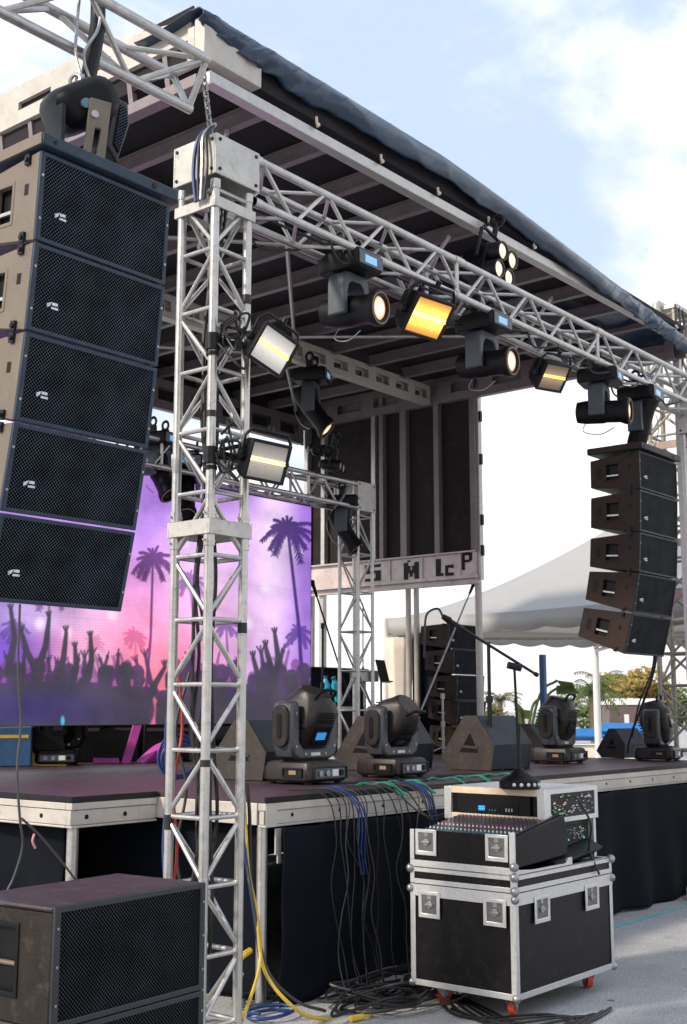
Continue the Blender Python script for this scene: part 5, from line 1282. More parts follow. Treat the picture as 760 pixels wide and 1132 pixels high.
mb.build('edging', CASEA, t, bevel=.002)
mb = MB(o_); mb.box((KX0+.08, KY0+.006, KZ0+.03), (KX1-.045, KY0+.012, KZ1-.03)); fp = mb.build('faceplate', BLKM, t)
rg = random.Random(4)
for mt, n_ in ((PALE, 22), (LEDG, 2), (LEDA, 2), (STEEL, 34), (GREYC, 20)):
    mb = MB(o_)
    for k in range(n_):
        xx = rg.uniform(KX0+.10, KX1-.07); zz = rg.uniform(KZ0+.04, KZ1-.04); mb.box((xx-.009, KY0+.001, zz-.0035), (xx+.009, KY0+.0058, zz+.0035))
    mb.build('controls', mt, fp)
mb = MB(o_)
for k in range(14):
    yy = KY0+.18+k*.022; mb.box((KX0-.004, yy, KZ0+.05), (KX0-.001, yy+.010, KZ0+.05+rg.uniform(.015, .05)))
mb.box((KX0+.0, KY0+.1, KZ0+.041), (KX0+.006, KY1-.1, KZ1-.041)); mb.build('side_sockets', BLACK, t)
for mt, yy, q1, q2 in ((GRENC, .34, .007, .010), (STEEL, .22, .010, .02), (LCDB, .42, .045, .03)):
    mb = MB(o_)
    for k in range(3 if q2 < .03 else 1): mb.box((KX0-.006, KY0+yy+.02*k, KZ0+.062), (KX0-.0005, KY0+yy+.02*k+q1, KZ0+.062+q2))
    mb.build('side_led', mt, t)
# lower rack unit under it
t = thing('rack_unit', 'black rack unit with green lights between the console and the top rack', 'rack', (KX0+.03, KY0, .80)); o_ = (KX0+.03, KY0, .80)
ax0, ax1 = KX0+.25, KX1-.05
mb = MB(o_); mb.box((ax0, KY0+.05, .80), (ax1, KY1-.02, KZ0-.004)); mb.build('housing', BLKM, t, bevel=.004)
mb = MB(o_); mb.box((ax0+.03, KY0+.042, .90), (ax1-.03, KY0+.0495, KZ0-.03)); fp = mb.build('faceplate', BLACK, t)
for mt, n_ in ((LEDG, 3), (PALE, 12), (GRENC, 14), (STEEL, 20)):
    for k in range(n_):
        xx = rg.uniform(ax0+.04, ax1-.05); zz = rg.uniform(.91, KZ0-.045); mb = MB(o_); mb.box((xx-.005, KY0+.038, zz-.003), (xx+.005, KY0+.0415, zz+.004)); mb.build('button', mt, fp)
mb = MB(o_); mb.box((ax1+.002, KY0+.01, .787), (ax1+.03, KY0+.05, KZ0-.002)); mb.box((ax1+.002, KY1-.06, .787), (ax1+.03, KY1-.02, KZ0-.002)); mb.box((ax0-.04, KY0+.012, .79), (ax0-.025, KY0+.04, KZ0-.002)); mb.build('upright', CASEA, t)
mb = MB(o_); mb.M = Matrix.Identity(4)
mb.add([(ax0-.22, KY0-.06, .80), (ax1-.02, KY0-.06, .86), (ax1-.02, KY0+.035, .90), (ax0-.22, KY0+.035, .84), (ax0-.22, KY0-.06, .795), (ax1-.02, KY0-.06, .855), (ax1-.02, KY0+.035, .79), (ax0-.22, KY0+.035, .79)], [(0,1,2,3),(4,5,6,7),(0,1,5,4),(1,2,6,5),(2,3,7,6),(3,0,4,7)])
mb.build('shelf', BLKM, t)

# ------------------------------------------------------------------ microphone stands
def micstand(base, top_z, label, boom=None, rnd_base=True, r_=.012, mat=BLKM, mic=True):
    b_ = Vector(base); t = thing('microphone_stand', label, 'microphone stand', b_)
    mb = MB()
    if rnd_base: mb.loft([[(q*math.cos(2*math.pi*k/24), q*math.sin(2*math.pi*k/24), z) for k in range(24)] for z, q in ((0, .11), (.010, .115), (.02, .10), (.035, .03), (.06, .02))])
    else:
        for k in range(3): a_ = R(20+120*k); mb.tube((0, 0, .12), (.28*math.cos(a_), .28*math.sin(a_), .008), .009, 8)
    mb.build('stand_base', mat, t)
    mb = MB(); mb.tube((0, 0, .05), (0, 0, (top_z-b_.z)*.55), r_*1.35, 12); mb.tube((0, 0, (top_z-b_.z)*.5), (0, 0, top_z-b_.z), r_, 12); mb.tube((0, 0, (top_z-b_.z)*.55-.03), (0, 0, (top_z-b_.z)*.55+.03), r_*2, 12); mb.build('pole', mat, t)
    if boom:
        a, b = Vector(boom[0])-b_, Vector(boom[1])-b_
        mb = MB(); mb.tube(a, b, r_*.85, 10); mb.tube((0, 0, top_z-b_.z-.03), (0, 0, top_z-b_.z+.03), .022, 10); mb.tube(b, b+(b-a).normalized()*.05, .018, 10); mb.build('boom', mat, t)
        if mic:
            d_ = (a-b).normalized(); mb = MB(); mb.tube(a-d_*.02, a+d_*.13, .014, 12, .022); mb.sphere(a+d_*.15, .03, 12, 8); mb.build('microphone', BLACK, t)
    return t
# on the rack: short stand with round black base
p1 = at(575, 866, Z=KZ1+.0)
bz = KZ1+.002; pb = Vector((at(575, 872, Z=bz).x, at(575, 872, Z=bz).y, bz))
if pb.y > KY1-.1: pb.y = KY1-.12
if pb.x > KX1-.1: pb.x = KX1-.1
tp = at(569, 737, Y=pb.y)
ms = thing('microphone_stand', 'black microphone stand with a heavy round base standing on the top rack', 'microphone stand', pb)
mb = MB(); mb.loft([[(q*math.cos(2*math.pi*k/28), q*math.sin(2*math.pi*k/28), z) for k in range(28)] for z, q in ((0, .115), (.005, .125), (.05, .125), (.06, .115), (.085, .06), (.12, .022))]); sb_ = mb.build('stand_base', BLACK, ms, ang=35)
mb = MB()
for k in range(5):
    a_ = R(196+k*20); mb.sphere((.124*math.cos(a_), .124*math.sin(a_), .028), .012, 8, 6)
mb.build('base_holes', PALE, sb_)
hh = tp.z-pb.z
mb = MB(); mb.tube((0, 0, .1), (tp.x-pb.x, 0, hh), .0085, 12); mb.tube((0, 0, .1), (0, 0, .35), .012, 12); mb.tube((0, 0, .33), (0, 0, .39), .016, 12); mb.build('pole', BLKM, ms)
ba, bb = at(497, 686, Y=pb.y+.15)-pb, at(592, 745, Y=pb.y-.05)-pb
mb = MB(); mb.tube(ba, bb, .009, 10); mb.tube((tp.x-pb.x-.03, .03, hh+.01), (tp.x-pb.x+.03, -.03, hh-.01), .022, 10); mb.tube(bb, bb+(bb-ba).normalized()*.02, .015, 8)
mb.tube(ba+(bb-ba)*.0, ba+(bb-ba)*.16, .015, 10); mb.build('boom', BLKM, ms)
mb = MB(); d_ = (ba-bb).normalized(); mb.tube(ba, ba+d_*.05, .022, 12, .016); mb.build('microphone', BLACK, ms)
cable([pb+ba+d_*.05, pb+ba+Vector((-.05, .05, .07)), pb+ba+Vector((-.12, .08, .03)), pb+ba+Vector((-.14, .08, -.10)), pb+ba+Vector((-.12, .1, -.22))], .007, RUBB, 'thin cable arching over the end of the microphone boom')
# others on stage
pz = lowtex(543, 852); micstand((pz.x, pz.y, DZ), at(541, 710, Y=pz.y).z, 'plain black upright stand left of the round based microphone stand', None, True, .016)
pz = lowtex(383, 838); a_, b_ = at(352, 672, Y=pz.y), at(379, 742, Y=pz.y)
pv = Vector((at(357, 690, Y=pz.y).x, pz.y, DZ))
micstand(pv, at(357, 692, Y=pz.y).z, 'boom microphone stand right of the video wall', (at(350, 658, Y=pz.y), at(386, 770, Y=pz.y)), False)
pz = lowtex(500, 838); sv_ = Vector((at(490, 800, Y=pz.y).x, pz.y, DZ))
micstand(sv_, at(500, 770, Y=pz.y).z, 'slanting pale stand arm behind the stage in front of the rear speaker stack', (at(520, 655, Y=pz.y), at(463, 792, Y=pz.y)), False, mat=STEEL)
# music stand
pz = lowtex(422, 836)
t = thing('music_stand', 'dark music stand with a flat desk behind the second moving light', 'music stand', (pz.x, pz.y, DZ))
dz_ = at(421, 742, Y=pz.y).z-DZ
mb = MB(); mb.tube((0, 0, 0), (0, 0, dz_), .012); [mb.tube((0, 0, .15), (.25*math.cos(R(30+120*k)), .25*math.sin(R(30+120*k)), .008), .009, 8) for k in range(3)]; mb.build('stem', BLKM, t)
mb = MB(); mb.cb((0, 0, 0), (.26, .012, .26)); mb.box((-.13, -.05, -.135), (.13, .006, -.125)); mb.build('desk', BLACK, t, loc=(0, -.02, dz_), rot=(R(-14), 0, R(15)))
pz = lowtex(416, 832); micstand((pz.x, pz.y+.2, DZ), at(412, 668, Y=pz.y+.2).z, 'thin green tinged upright stand beside the music stand', None, False, .008)

# blue post right of middle
pz = lowtex(603, 838); mb = MB((pz.x, pz.y, DZ)); mb.box((pz.x-.03, pz.y-.03, DZ+.012), (pz.x+.03, pz.y+.03, at(602, 724, Y=pz.y).z)); mb.box((pz.x-.12, pz.y-.12, DZ), (pz.x+.12, pz.y+.12, DZ+.012))
o = mb.build('blue_post', BLUEP, bevel=.004); o.location = (pz.x, pz.y, DZ); tag(o, 'square dark blue post standing behind the third moving light', 'post')

# ------------------------------------------------------------------ things at the rear of the stage
# rear standing speaker stack
pz = at(470, 842, Z=DZ)
rp = Vector((11.0, 9.2, DZ))
rp = at(497, 836, Z=DZ); rp.z = DZ
scl = 1.0
Yr = rp.y
hsn = ('lowest', 'second lowest', 'middle', 'second highest', 'highest')
for k in range(5):
    o = copy_tree(proto2); zt = DZ+.02+.30*(k+1)
    place(o, (at(508, 800, Y=Yr).x, Yr+.04*k*(k-1)*.25, zt), (R(3+6*(k < 2)), 0, R(2)), '%s black speaker box of the stack standing at the rear of the stage' % hsn[k], 'speakers of the rear stack'); o.scale = (.86, .9, .80)
# black domed case behind it
q = at(478, 705, Y=Yr+.6)
mb = MB((q.x, q.y, DZ)); mb.prism([(q.x-.16, DZ), (q.x+.22, DZ), (q.x+.22, q.z-.15), (q.x+.10, q.z+.03), (q.x-.06, q.z+.06), (q.x-.16, q.z)], 'y', q.y-.15, q.y+.2)
o = mb.build('black_cover', CLOTH, bevel=.03); o.location = (q.x, q.y, DZ); tag(o, 'tall black covered equipment behind the rear speaker stack', 'covered equipment')
# black table with blue bottles behind the near moving head
q = at(368, 738, Y=9.2); qb = at(345, 738, Y=9.2); qc = at(388, 738, Y=9.2)
t = thing('equipment_table', 'black draped equipment table right of the video wall', 'table', (q.x, 9.2, DZ)); o_ = (q.x, 9.2, DZ)
mb = MB(o_); mb.box((qb.x, 9.2, DZ), (qc.x+.3, 9.8, q.z-.02)); mb.build('drape', CLOTH, t, bevel=.01)
mb = MB(o_); mb.box((qb.x-.02, 9.18, q.z-.018), (qc.x+.32, 9.82, q.z)); mb.build('table_top', BLKM, t)
for k, (px, tl) in enumerate(((360, 0), (373, 25))):
    q2 = at(px, 766, Y=9.0); t = thing('water_bottle', ('upright' if k == 0 else 'tilted')+' cyan drink bottle in front of the black equipment table', 'bottle', q2, (0, R(-tl*.0+[0, -22][k]), 0), 'cyan bottles')
    mb = MB(); mb.loft([[(r_*math.cos(2*math.pi*j/14), r_*math.sin(2*math.pi*j/14), z) for j in range(14)] for z, r_ in ((-.10, .05), (.10, .05), (.14, .025), (.16, .022))]); mb.build('bottle_body', CYANP, t)
    mb = MB(); mb.tube((0, 0, .161), (0, 0, .19), .026, 12); mb.build('cap', BLUEP, t)
    mb = MB(); mb.box((-.16+.0, -.10, -.14), (.16, .12, -.102)); mb.M = Matrix.Identity(4)
    mb.build('tray', BLACK, t) if k == 0 else None
sh = thing('equipment_crate', 'black crate under the cyan bottles right of the video wall', 'crate', (at(366, 780, Y=9.0).x, 9.0, DZ))
zc = at(360, 766, Y=9.0).z-.145-DZ
mb = MB(); mb.box((-.25, -.14, 0), (.28, .14, zc)); mb.build('crate_body', CASEP, sh, bevel=.006)
mb = MB(); mb.box((-.255, -.146, zc-.04), (.285, -.141, zc-.01)); mb.build('crate_edge', CASEA, sh)
# drum (snare on stand) seen through the rear tower
q = at(403, 748, Y=8.9); t = thing('snare_drum', 'small drum on a stand seen through the rear tower', 'drum', (q.x, q.y, DZ))
mb = MB(); mb.tube((0, 0, q.z-DZ-.06), (0, 0, q.z-DZ+.06), .17, 24); mb.build('shell', STEEL, t, bevel=.004)
mb = MB(); mb.tube((0, 0, q.z-DZ+.061), (0, 0, q.z-DZ+.066), .165, 24); mb.build('drum_head', WHITE, t)
mb = MB(); mb.tube((0, 0, .1), (0, 0, q.z-DZ-.06), .014); [mb.tube((0, 0, .3), (.25*math.cos(R(120*k)), .25*math.sin(R(120*k)), .01), .01, 8) for k in range(3)]; mb.build('drum_stand', STEEL, t)

# items below the video wall
def frame_item(name, label, cat, px, py, w_, h_, mat, inner, yaw=0, lean=20, mirrored=False):
    c = at(px, py, Z=DZ); t = thing(name, label, cat, (c.x, c.y, DZ), (0, 0, R(yaw)))
    mb = MB(); mb.add([(0, 0, 0), (.09, 0, 0), (-w_*.45, 0, h_), (-w_*.45-.09, 0, h_), (0, .05, 0), (.09, .05, 0), (-w_*.45, .05, h_), (-w_*.45-.09, .05, h_)], [(0,1,2,3),(4,5,6,7),(0,1,5,4),(1,2,6,5),(2,3,7,6),(3,0,4,7)])
    mb.box((-.02, -.02, 0), (w_*.6, .07, .05)); mb.build('frame_bar', mat, t, bevel=.004)
    mb = MB(); mb.prism([(.10, .055), (w_*.6, .055), (w_*.5, h_*.8), (-w_*.25, h_*.8)], 'y', .01, .035); mb.build('infill', inner, t)
    return t
frame_item('folding_stand', 'yellow slanted folding stand below the left end of the video wall', 'stand', 37, 847, .5, .40, YELP, BLACK, yaw=-40)
frame_item('keyboard_stand', 'magenta folding stand below the video wall left of the tower', 'stand', 134, 844, -.45, .40, MAGP, BLACK, yaw=-40)
mg = at(176, 843, Z=DZ); mb = MB((mg.x, mg.y, DZ)); mb.add([(mg.x+a, mg.y+b, DZ+c) for a, b, c in ((-.2, 0, 0), (.16, .05, 0), (.12, 0, .2), (-.02, 0, .12), (-.2, .15, 0), (.16, .2, 0), (.12, .15, .2), (-.02, .15, .12))], [(0,1,2,3),(4,5,6,7),(0,1,5,4),(1,2,6,5),(2,3,7,6),(3,0,4,7)])
o = mb.build('magenta_bag', MAGP, bevel=.015); o.location = (mg.x, mg.y, DZ); tag(o, 'small magenta bag on the stage floor next to the magenta stand', 'bag')
for k, (px, w_, h_, lab) in enumerate(((8, .42, .36, 'dark box with a yellow stripe at the far left under the video wall'), (98, .26, .42, 'narrow black case under the video wall between the moving light and the small lattice'), (20, .3, .42, 'black box behind the yellow stand under the video wall'), (150, .40, .42, 'wide black box behind the magenta stand'), (205, .5, .42, 'black box behind the left tower under the video wall'), (275, .45, .42, 'black box right of the left tower under the video wall'), (310, .45, .42, 'black box under the right end of the video wall'))):
    c = at(px, 843 if k else 848, Z=DZ); c.z = DZ; yw = R(-40)
    if k >= 2: c.y += .25
    t = thing('equipment_box', lab, 'box', (c.x, c.y, DZ), (0, 0, yw))
    mb = MB(); mb.box((-w_/2, 0, 0), (w_/2, .3, h_)); mb.build('box_body', BLACK if k != 0 else BLUEP, t, bevel=.012)
    mb = MB(); mb.box((-w_/2+.03, -.004, h_*.72), (w_/2-.03, -.001, h_*.80)); mb.build('stripe', YELP if k == 0 else GREYC, t)
c = at(116, 842, Z=DZ)
t = thing('truss_section', 'short white lattice piece standing under the video wall', 'truss', (c.x, c.y+.1, DZ))
truss_parts(t, .9, s=.2, rc=.018, rl=.009, pitch=.2)
# black drape behind the stage bottom half
cloth('backdrop', 'low black drape across the rear edge of the stage under the video wall', 4.6, 9.4, 10.42, DZ-.4, DZ+.50, 21, 'drape')

# ------------------------------------------------------------------ cables at the stage front
rg = random.Random(12)
fy = DY0-.10
def drop(px, mat, r_, label, group=None, n=5, end=None, start=868):
    x0 = at(px, 880, Y=fy).x
    pts = [(x0, DY0+.25, DZ+.012), (x0, DY0+.02, DZ+.016), (x0+.01, fy, DZ-.06)]
    for i in range(1, n+1):
        z = (DZ-.06)*(1-i/n)
        pts.append((x0+rg.uniform(-.05, .05)+(end or 0)*i/n, fy-.02-rg.random()*.05*i/n-(.05 if i == n else 0), max(z, .012)))
    cable(pts, r_, mat, label, group=group)
for px in (365, 374, 381, 388, 396, 404, 412, 423, 432, 446, 468): drop(px, RUBB, .0042, 'thin black cable hanging from the stage edge in front of the skirt', 'black cables hanging over the stage edge', end=rg.uniform(-.2, .35))
for px in (385, 400, 440, 462): drop(px, GREYC, .0038, 'thin grey cable hanging from the stage edge in front of the skirt', 'grey cables hanging over the stage edge', end=rg.uniform(-.3, .4))
# blue bundles
for k in range(3):
    x0 = at(390+3*k, 880, Y=fy).x
    cable([(x0-.02*k, DY0+.16, DZ+.02), (x0, DY0+.02, DZ+.02), (x0+.02, fy-.01, DZ-.08), (x0+.04+.006*k, fy-.02, DZ-.20), (x0+.03+.005*k, fy-.02, DZ-.34), (x0+.05, fy-.03, DZ-.5)], .0055, BLUEC, 'short blue cable of the bundle hanging below the largest moving light', group='blue cable bundle below the largest moving light')
for k in range(3):
    x0 = at(472+2*k, 875, Y=fy).x
    cable([(x0-.02, DY0+.16, DZ+.02), (x0, DY0+.02, DZ+.02), (x0+.01, fy, DZ-.08), (x0+.01, fy-.02, DZ-.27)], .0055, BLUEC, 'blue cable hanging over the stage edge right beside the rack', group='blue cables beside the rack')
for k, px in enumerate((352, 362, 436, 444, 560, 640, 648, 742, 750)):
    x0 = at(px, 868, Z=DZ)
    cable([(x0.x-.05, DY0+.22, DZ+.014), (x0.x-.07, DY0+.16, DZ+.03), (x0.x+.0, DY0+.14, DZ+.018), (x0.x+.05, DY0+.05, DZ+.03), (x0.x+.08, fy+.02, DZ-.05)], .007, GRENC, 'green cable lying at the stage edge under the moving lights', group='green cables on the stage edge')
for k, px in enumerate((372, 470, 520, 655, 664, 690, 720)):
    x0 = at(px, 866, Z=DZ)
    cable([(x0.x-.12, DY0+.50, DZ+.012), (x0.x-.05, DY0+.35, DZ+.016), (x0.x+.04, DY0+.40, DZ+.012), (x0.x+.12, DY0+.22, DZ+.013), (x0.x+.2, DY0+.3, DZ+.012)], .008, (RUBB, RUBB, RUBB, RUBB, BLUEC, RUBB, RUBB)[k], ('black', 'black', 'black', 'black', 'blue', 'black', 'black')[k]+' cable snaking on the stage floor near the edge', group='loose cables on the stage floor')
# swag from edge to rack
for k in range(4):
    a0 = at(440+12*k, 872, Y=fy); e0 = Vector((KX0+.05, KY1-.05+.02*k, KZ0+.05))
    cable([(a0.x, DY0+.03, DZ+.02), (a0.x, fy, DZ-.03), ((a0.x+e0.x)/2, (fy+e0.y)/2, DZ-.16-.03*k), e0], .006, RUBB, 'thin cable swagged from the stage edge to the rack', group='cables from stage to rack')
cable([(KX1-.05, KY0+.2, KZ0-.05), (KX1+.06, KY0+.25, .9), (KX1+.12, KY0+.3, .6), (KX1+.10, KY0+.35, .35), (KX1+.14, KY0+.2, .3)], .008, BLUEC, 'blue and black cable hanging down behind the right side of the flight case')
cable([(KX1+.01, KY0+.25, KZ0-.02), (KX1+.14, KY0+.3, .75), (KX1+.09, KY0+.35, .4), (KX1+.12, KY0+.4, .02)], .007, RUBB, 'black cable hanging down behind the right side of the flight case')
cable([(KX0+.35, KY0-.01, KZ1-.05), (KX0+.36, KY0-.05, KZ1-.1), (KX0+.42, KY0-.08, 1.0), (KX0+.46, CY0+.02, .85), (KX0+.50, CY0-.02, .70)], .007, RUBB, 'black cable dropping across the front of the rack onto the flight case')
# yellow / blue bundle right of tower
x0 = TX+.62
yb = [at(270, 880, Y=4.85), at(272, 920, Y=4.85), at(275, 965, Y=4.82), at(284, 1010, Y=4.80), at(289, 1060, Y=4.78)]
cable(yb+[at(302, 1090, Y=4.7), at(330, 1118, Y=4.6), at(352, 1126, Y=4.6), at(385, 1127, Y=4.62), at(400, 1122, Y=4.65)], .011, YELLC, 'yellow cable dropping beside the left tower and curving along the ground')
cable(yb[1:4]+[at(288, 1040, Y=4.80), at(287, 1068, Y=4.76), at(280, 1095, Y=4.7), at(268, 1128, Y=4.6)], .010, YELLC, 'yellow cable curling back towards the foot of the left tower')
cable([at(266, 875, Y=4.85), at(268, 900, Y=4.83), at(271, 940, Y=4.83), at(279, 990, Y=4.8), at(287, 1040, Y=4.8), at(300, 1080, Y=4.75), at(330, 1108, Y=4.7), at(360, 1118, Y=4.66)], .009, GREYC, 'grey cable twisted with the yellow one beside the left tower')
cable([at(269, 870, Y=4.84), at(269, 905, Y=4.84), at(270, 935, Y=4.83), at(276, 975, Y=4.82), at(284, 1030, Y=4.81), at(289, 1070, Y=4.8)], .012, BLUEC, 'blue cable hanging beside the left tower')
cable([at(273, 866, Y=4.86), at(276, 900, Y=4.85), at(277, 960, Y=4.84), at(283, 1020, Y=4.83), at(290, 1065, Y=4.82), at(292, 1110, Y=4.8)], .012, RUBB, 'thick black cable hanging beside the left tower')
mb = MB(); yt = at(270, 1065, Y=4.85)
mb = MB(yt); mb.path(smoothpath([yt+Vector((.05, 0, .06)), yt+Vector((-.03, 0, .03)), yt+Vector((-.05, 0, -.03)), yt+Vector((-.02, 0, -.06))]), .018); o = mb.build('yellow_tape', YELLC); o.location = yt; tag(o, 'yellow tape tuft tied on the cable bunch by the tower foot', 'tape')
# floating cable at left
cable([at(22, 668, Y=4.2), at(20, 740, Y=4.2), at(23, 800, Y=4.2), at(19, 850, Y=4.2), at(22, 905, Y=4.2), at(25, 935, Y=4.22), at(16, 968, Y=4.24), at(8, 985, Y=4.25)], .0055, GREYC, 'twisted cable hanging straight down from the left speaker column')
cable([at(24, 905, Y=4.2), at(45, 925, Y=4.25), at(70, 955, Y=4.35), at(85, 975, Y=4.4)], .005, GREYC, 'thin wire slanting off the hanging cable towards the stage wing leg')
cable([at(38, 922, Y=4.22), at(36, 930, Y=4.22), at(39, 938, Y=4.22)], .005, pmat('pink_tag', (.6, .25, .3), .6), 'small pink tie on the thin wire left of the stage wing leg', 'cable_tie', cat='tie')
cable([at(727, 700, Y=4.75), at(724, 738, Y=4.85), at(711, 778, Y=5.1), at(697, 815, Y=5.5), at(694, 832, Y=5.8)], .012, RUBB, 'thick black cable slanting from the right speaker column to the stage edge')
cable([at(723, 700, Y=4.75), at(722, 738, Y=4.88), at(707, 778, Y=5.15), at(699, 815, Y=5.55)], .008, RUBB, 'thinner black cable next to the thick one under the right speaker column')
# cable pile on the ground
pc = at(430, 1105, Z=0)
for k in range(22):
    pts = []; r0 = rg.uniform(.10, .42); ph0 = rg.random()*6.28; cx_ = pc.x+rg.uniform(-.25, .30); cy_ = pc.y+rg.uniform(-.18, .14); n_ = rg.randint(7, 11)
    for i in range(n_):
        a_ = ph0+i*.75; rr_ = r0*rg.uniform(.8, 1.2)
        pts.append((cx_+rr_*1.25*math.cos(a_), min(cy_+rr_*.6*math.sin(a_), DY0-.12), .010+.006*k*rg.uniform(.5, 1)*(.6 if i % 2 else 1)))
    cable(pts, .0085, RUBB if k % 5 else GREYC, 'cable in the tangled heap on the ground between the tower and the flight case', group='cable heap on the ground', seg=6)
for k in range(6):
    x_ = CX0+.05+.12*k
    cable([(pc.x+.3, pc.y-.1-.04*k, .012), (CX0-.1, CY0+.3-.1*k, .012), (CX0+.25, CY0-.05-.05*k, .012), (CX0+.1+.1*k, CY0-.25, .012), (CX0-.25, CY0-.2-.02*k, .012), (pc.x, pc.y-.45, .012)], .008, RUBB, 'loose black cable on the concrete in front of the flight case wheels', group='loose cables by the flight case wheels')
for k, (px, py, mt, lab) in enumerate(((300, 1122, BLUEC, 'blue cable coil on the ground at the foot of the tower'), (283, 1108, GREYC, 'grey cable loop on the ground by the corner leg of the stage'))):
    c = at(px, py, Z=.02)
    cable([(c.x+.16*math.cos(i*.9), c.y+.10*math.sin(i*.9), .012+.004*i) for i in range(12)], .010, mt, lab)
c = at(396, 1123, Z=.03); mb = MB((c.x, c.y, 0)); mb.tube((c.x-.05, c.y+.01, .02), (c.x+.03, c.y-.01, .02), .017, 10); mb.tube((c.x+.03, c.y-.01, .02), (c.x+.08, c.y-.02, .02), .010, 8)
o = mb.build('plug', YELLC); o.location = (c.x, c.y, 0); tag(o, 'yellow plug at the end of the ground cable beside the heap', 'plug')

# ------------------------------------------------------------------ beyond the stage
# marquee tent
TENTM, nt_, b_t = nodes('tent_fabric')
tr_ = nt_.nodes.new('ShaderNodeBsdfTranslucent'); tr_.inputs['Color'].default_value = (.62, .60, .56, 1); mxs = nt_.nodes.new('ShaderNodeMixShader'); mxs.inputs[0].default_value = .45
b_t.inputs['Base Color'].default_value = (.60, .60, .61, 1); b_t.inputs['Roughness'].default_value = .6
nz2 = nt_.nodes.new('ShaderNodeTexNoise'); nz2.inputs['Scale'].default_value = 1.3; bpt = nt_.nodes.new('ShaderNodeBump'); bpt.inputs['Strength'].default_value = .4; bpt.inputs['Distance'].default_value = .15
tct = nt_.nodes.new('ShaderNodeTexCoord'); nt_.links.new(tct.outputs['Object'], nz2.inputs['Vector']); nt_.links.new(nz2.outputs['Fac'], bpt.inputs['Height']); nt_.links.new(bpt.outputs[0], b_t.inputs['Normal'])
nt_.links.new(b_t.outputs[0], mxs.inputs[1]); nt_.links.new(tr_.outputs[0], mxs.inputs[2]); nt_.links.new(mxs.outputs[0], nt_.nodes['Material Output'].inputs['Surface'])
def lvl(depth, lat, z): return Vector((fw.x/math.cos(TH)*depth+rt.x*lat, fw.y/math.cos(TH)*depth+rt.y*lat, z))
ZE = 3.05
Ac, Dc, Cc, Ec = lvl(18.4, .62, ZE), lvl(14.5, 4.2, ZE), lvl(22, 4.5, ZE), lvl(18.1, 8.1, ZE)
ctr = (Ac+Ec)/2
t = thing('marquee_tent', 'white peaked marquee tent behind the stage', 'tent', (ctr.x, ctr.y, 0)); o_ = (ctr.x, ctr.y, 0)
crn = [Ac, Dc, Ec, Cc]; mb = MB(o_); PKZ = 4.62; n_ = 14; rings = []
for i in range(n_+1):
    v = i/n_; ring = []
    for k in range(4):
        for j in range(10):
            e = crn[k].lerp(crn[(k+1) % 4], j/10); p_ = e.lerp(Vector((ctr.x, ctr.y, ZE)), v); s_ = math.sin(j/10*math.pi)*.05*(1-v)
            p_.z = ZE+(PKZ-ZE)*(v**1.45)-s_; ring.append(p_)
    rings.append(ring)
mb.loft(rings[:-1]+[[Vector((ctr.x, ctr.y, PKZ)).lerp(p_, .02)+Vector((0, 0, .0)) for p_ in rings[-1]]], cap=False)
o = mb.build('canopy', TENTM, t, ang=60); md = o.modifiers.new('thick', 'SOLIDIFY'); md.thickness = .01
mb = MB(o_)
for k in range(4):
    a, b = crn[k], crn[(k+1) % 4]; n2_ = 60; vs = []
    for j in range(n2_+1):
        e = a.lerp(b, j/n2_); s_ = math.sin(j/10*math.pi % math.pi)*.0
        sc_ = .20+.05*abs(math.sin(j/n2_*math.pi*7)); sg = math.sin(j/n2_*math.pi)*.05
        vs += [e+Vector((0, 0, .02-sg)), e+Vector((0, 0, -sc_-sg))]
    mb.add(vs, [(2*j, 2*j+1, 2*j+3, 2*j+2) for j in range(n2_)])
o = mb.build('valance', TENTM, t, ang=180); md = o.modifiers.new('thick', 'SOLIDIFY'); md.thickness = .012
for c in crn:
    mb = MB(o_); mb.tube((c.x, c.y, 0), (c.x, c.y, ZE), .06, 10); mb.build('tent_pole', WHITE, t)
mb = MB(o_)
for k in range(4): mb.tube(crn[k]-Vector((0, 0, .25)), Vector((ctr.x, ctr.y, ZE+.1)), .03, 8)
mb.tube(Ac-Vector((0, 0, .3)), Ec-Vector((0, 0, .3)), .03, 8); mb.tube(Cc-Vector((0, 0, .3)), Dc-Vector((0, 0, .3)), .03, 8); mb.build('tent_frame', ALU, t)
mb = MB(o_); cpt = Ac+rt*.22
rings = []
for i in range(14):
    v = i/13; z = (ZE-.3)*(1-v)+.02; w_ = .22*(1-.35*math.sin(v*math.pi))
    rings.append([(cpt.x+w_*math.cos(2*math.pi*k/22)*(1+.18*math.sin(k*2.3)), cpt.y+w_*math.sin(2*math.pi*k/22)*(1+.18*math.sin(k*2.3)), z) for k in range(22)])
mb.loft(rings); mb.build('gathered_curtain', CURT, t, ang=180)

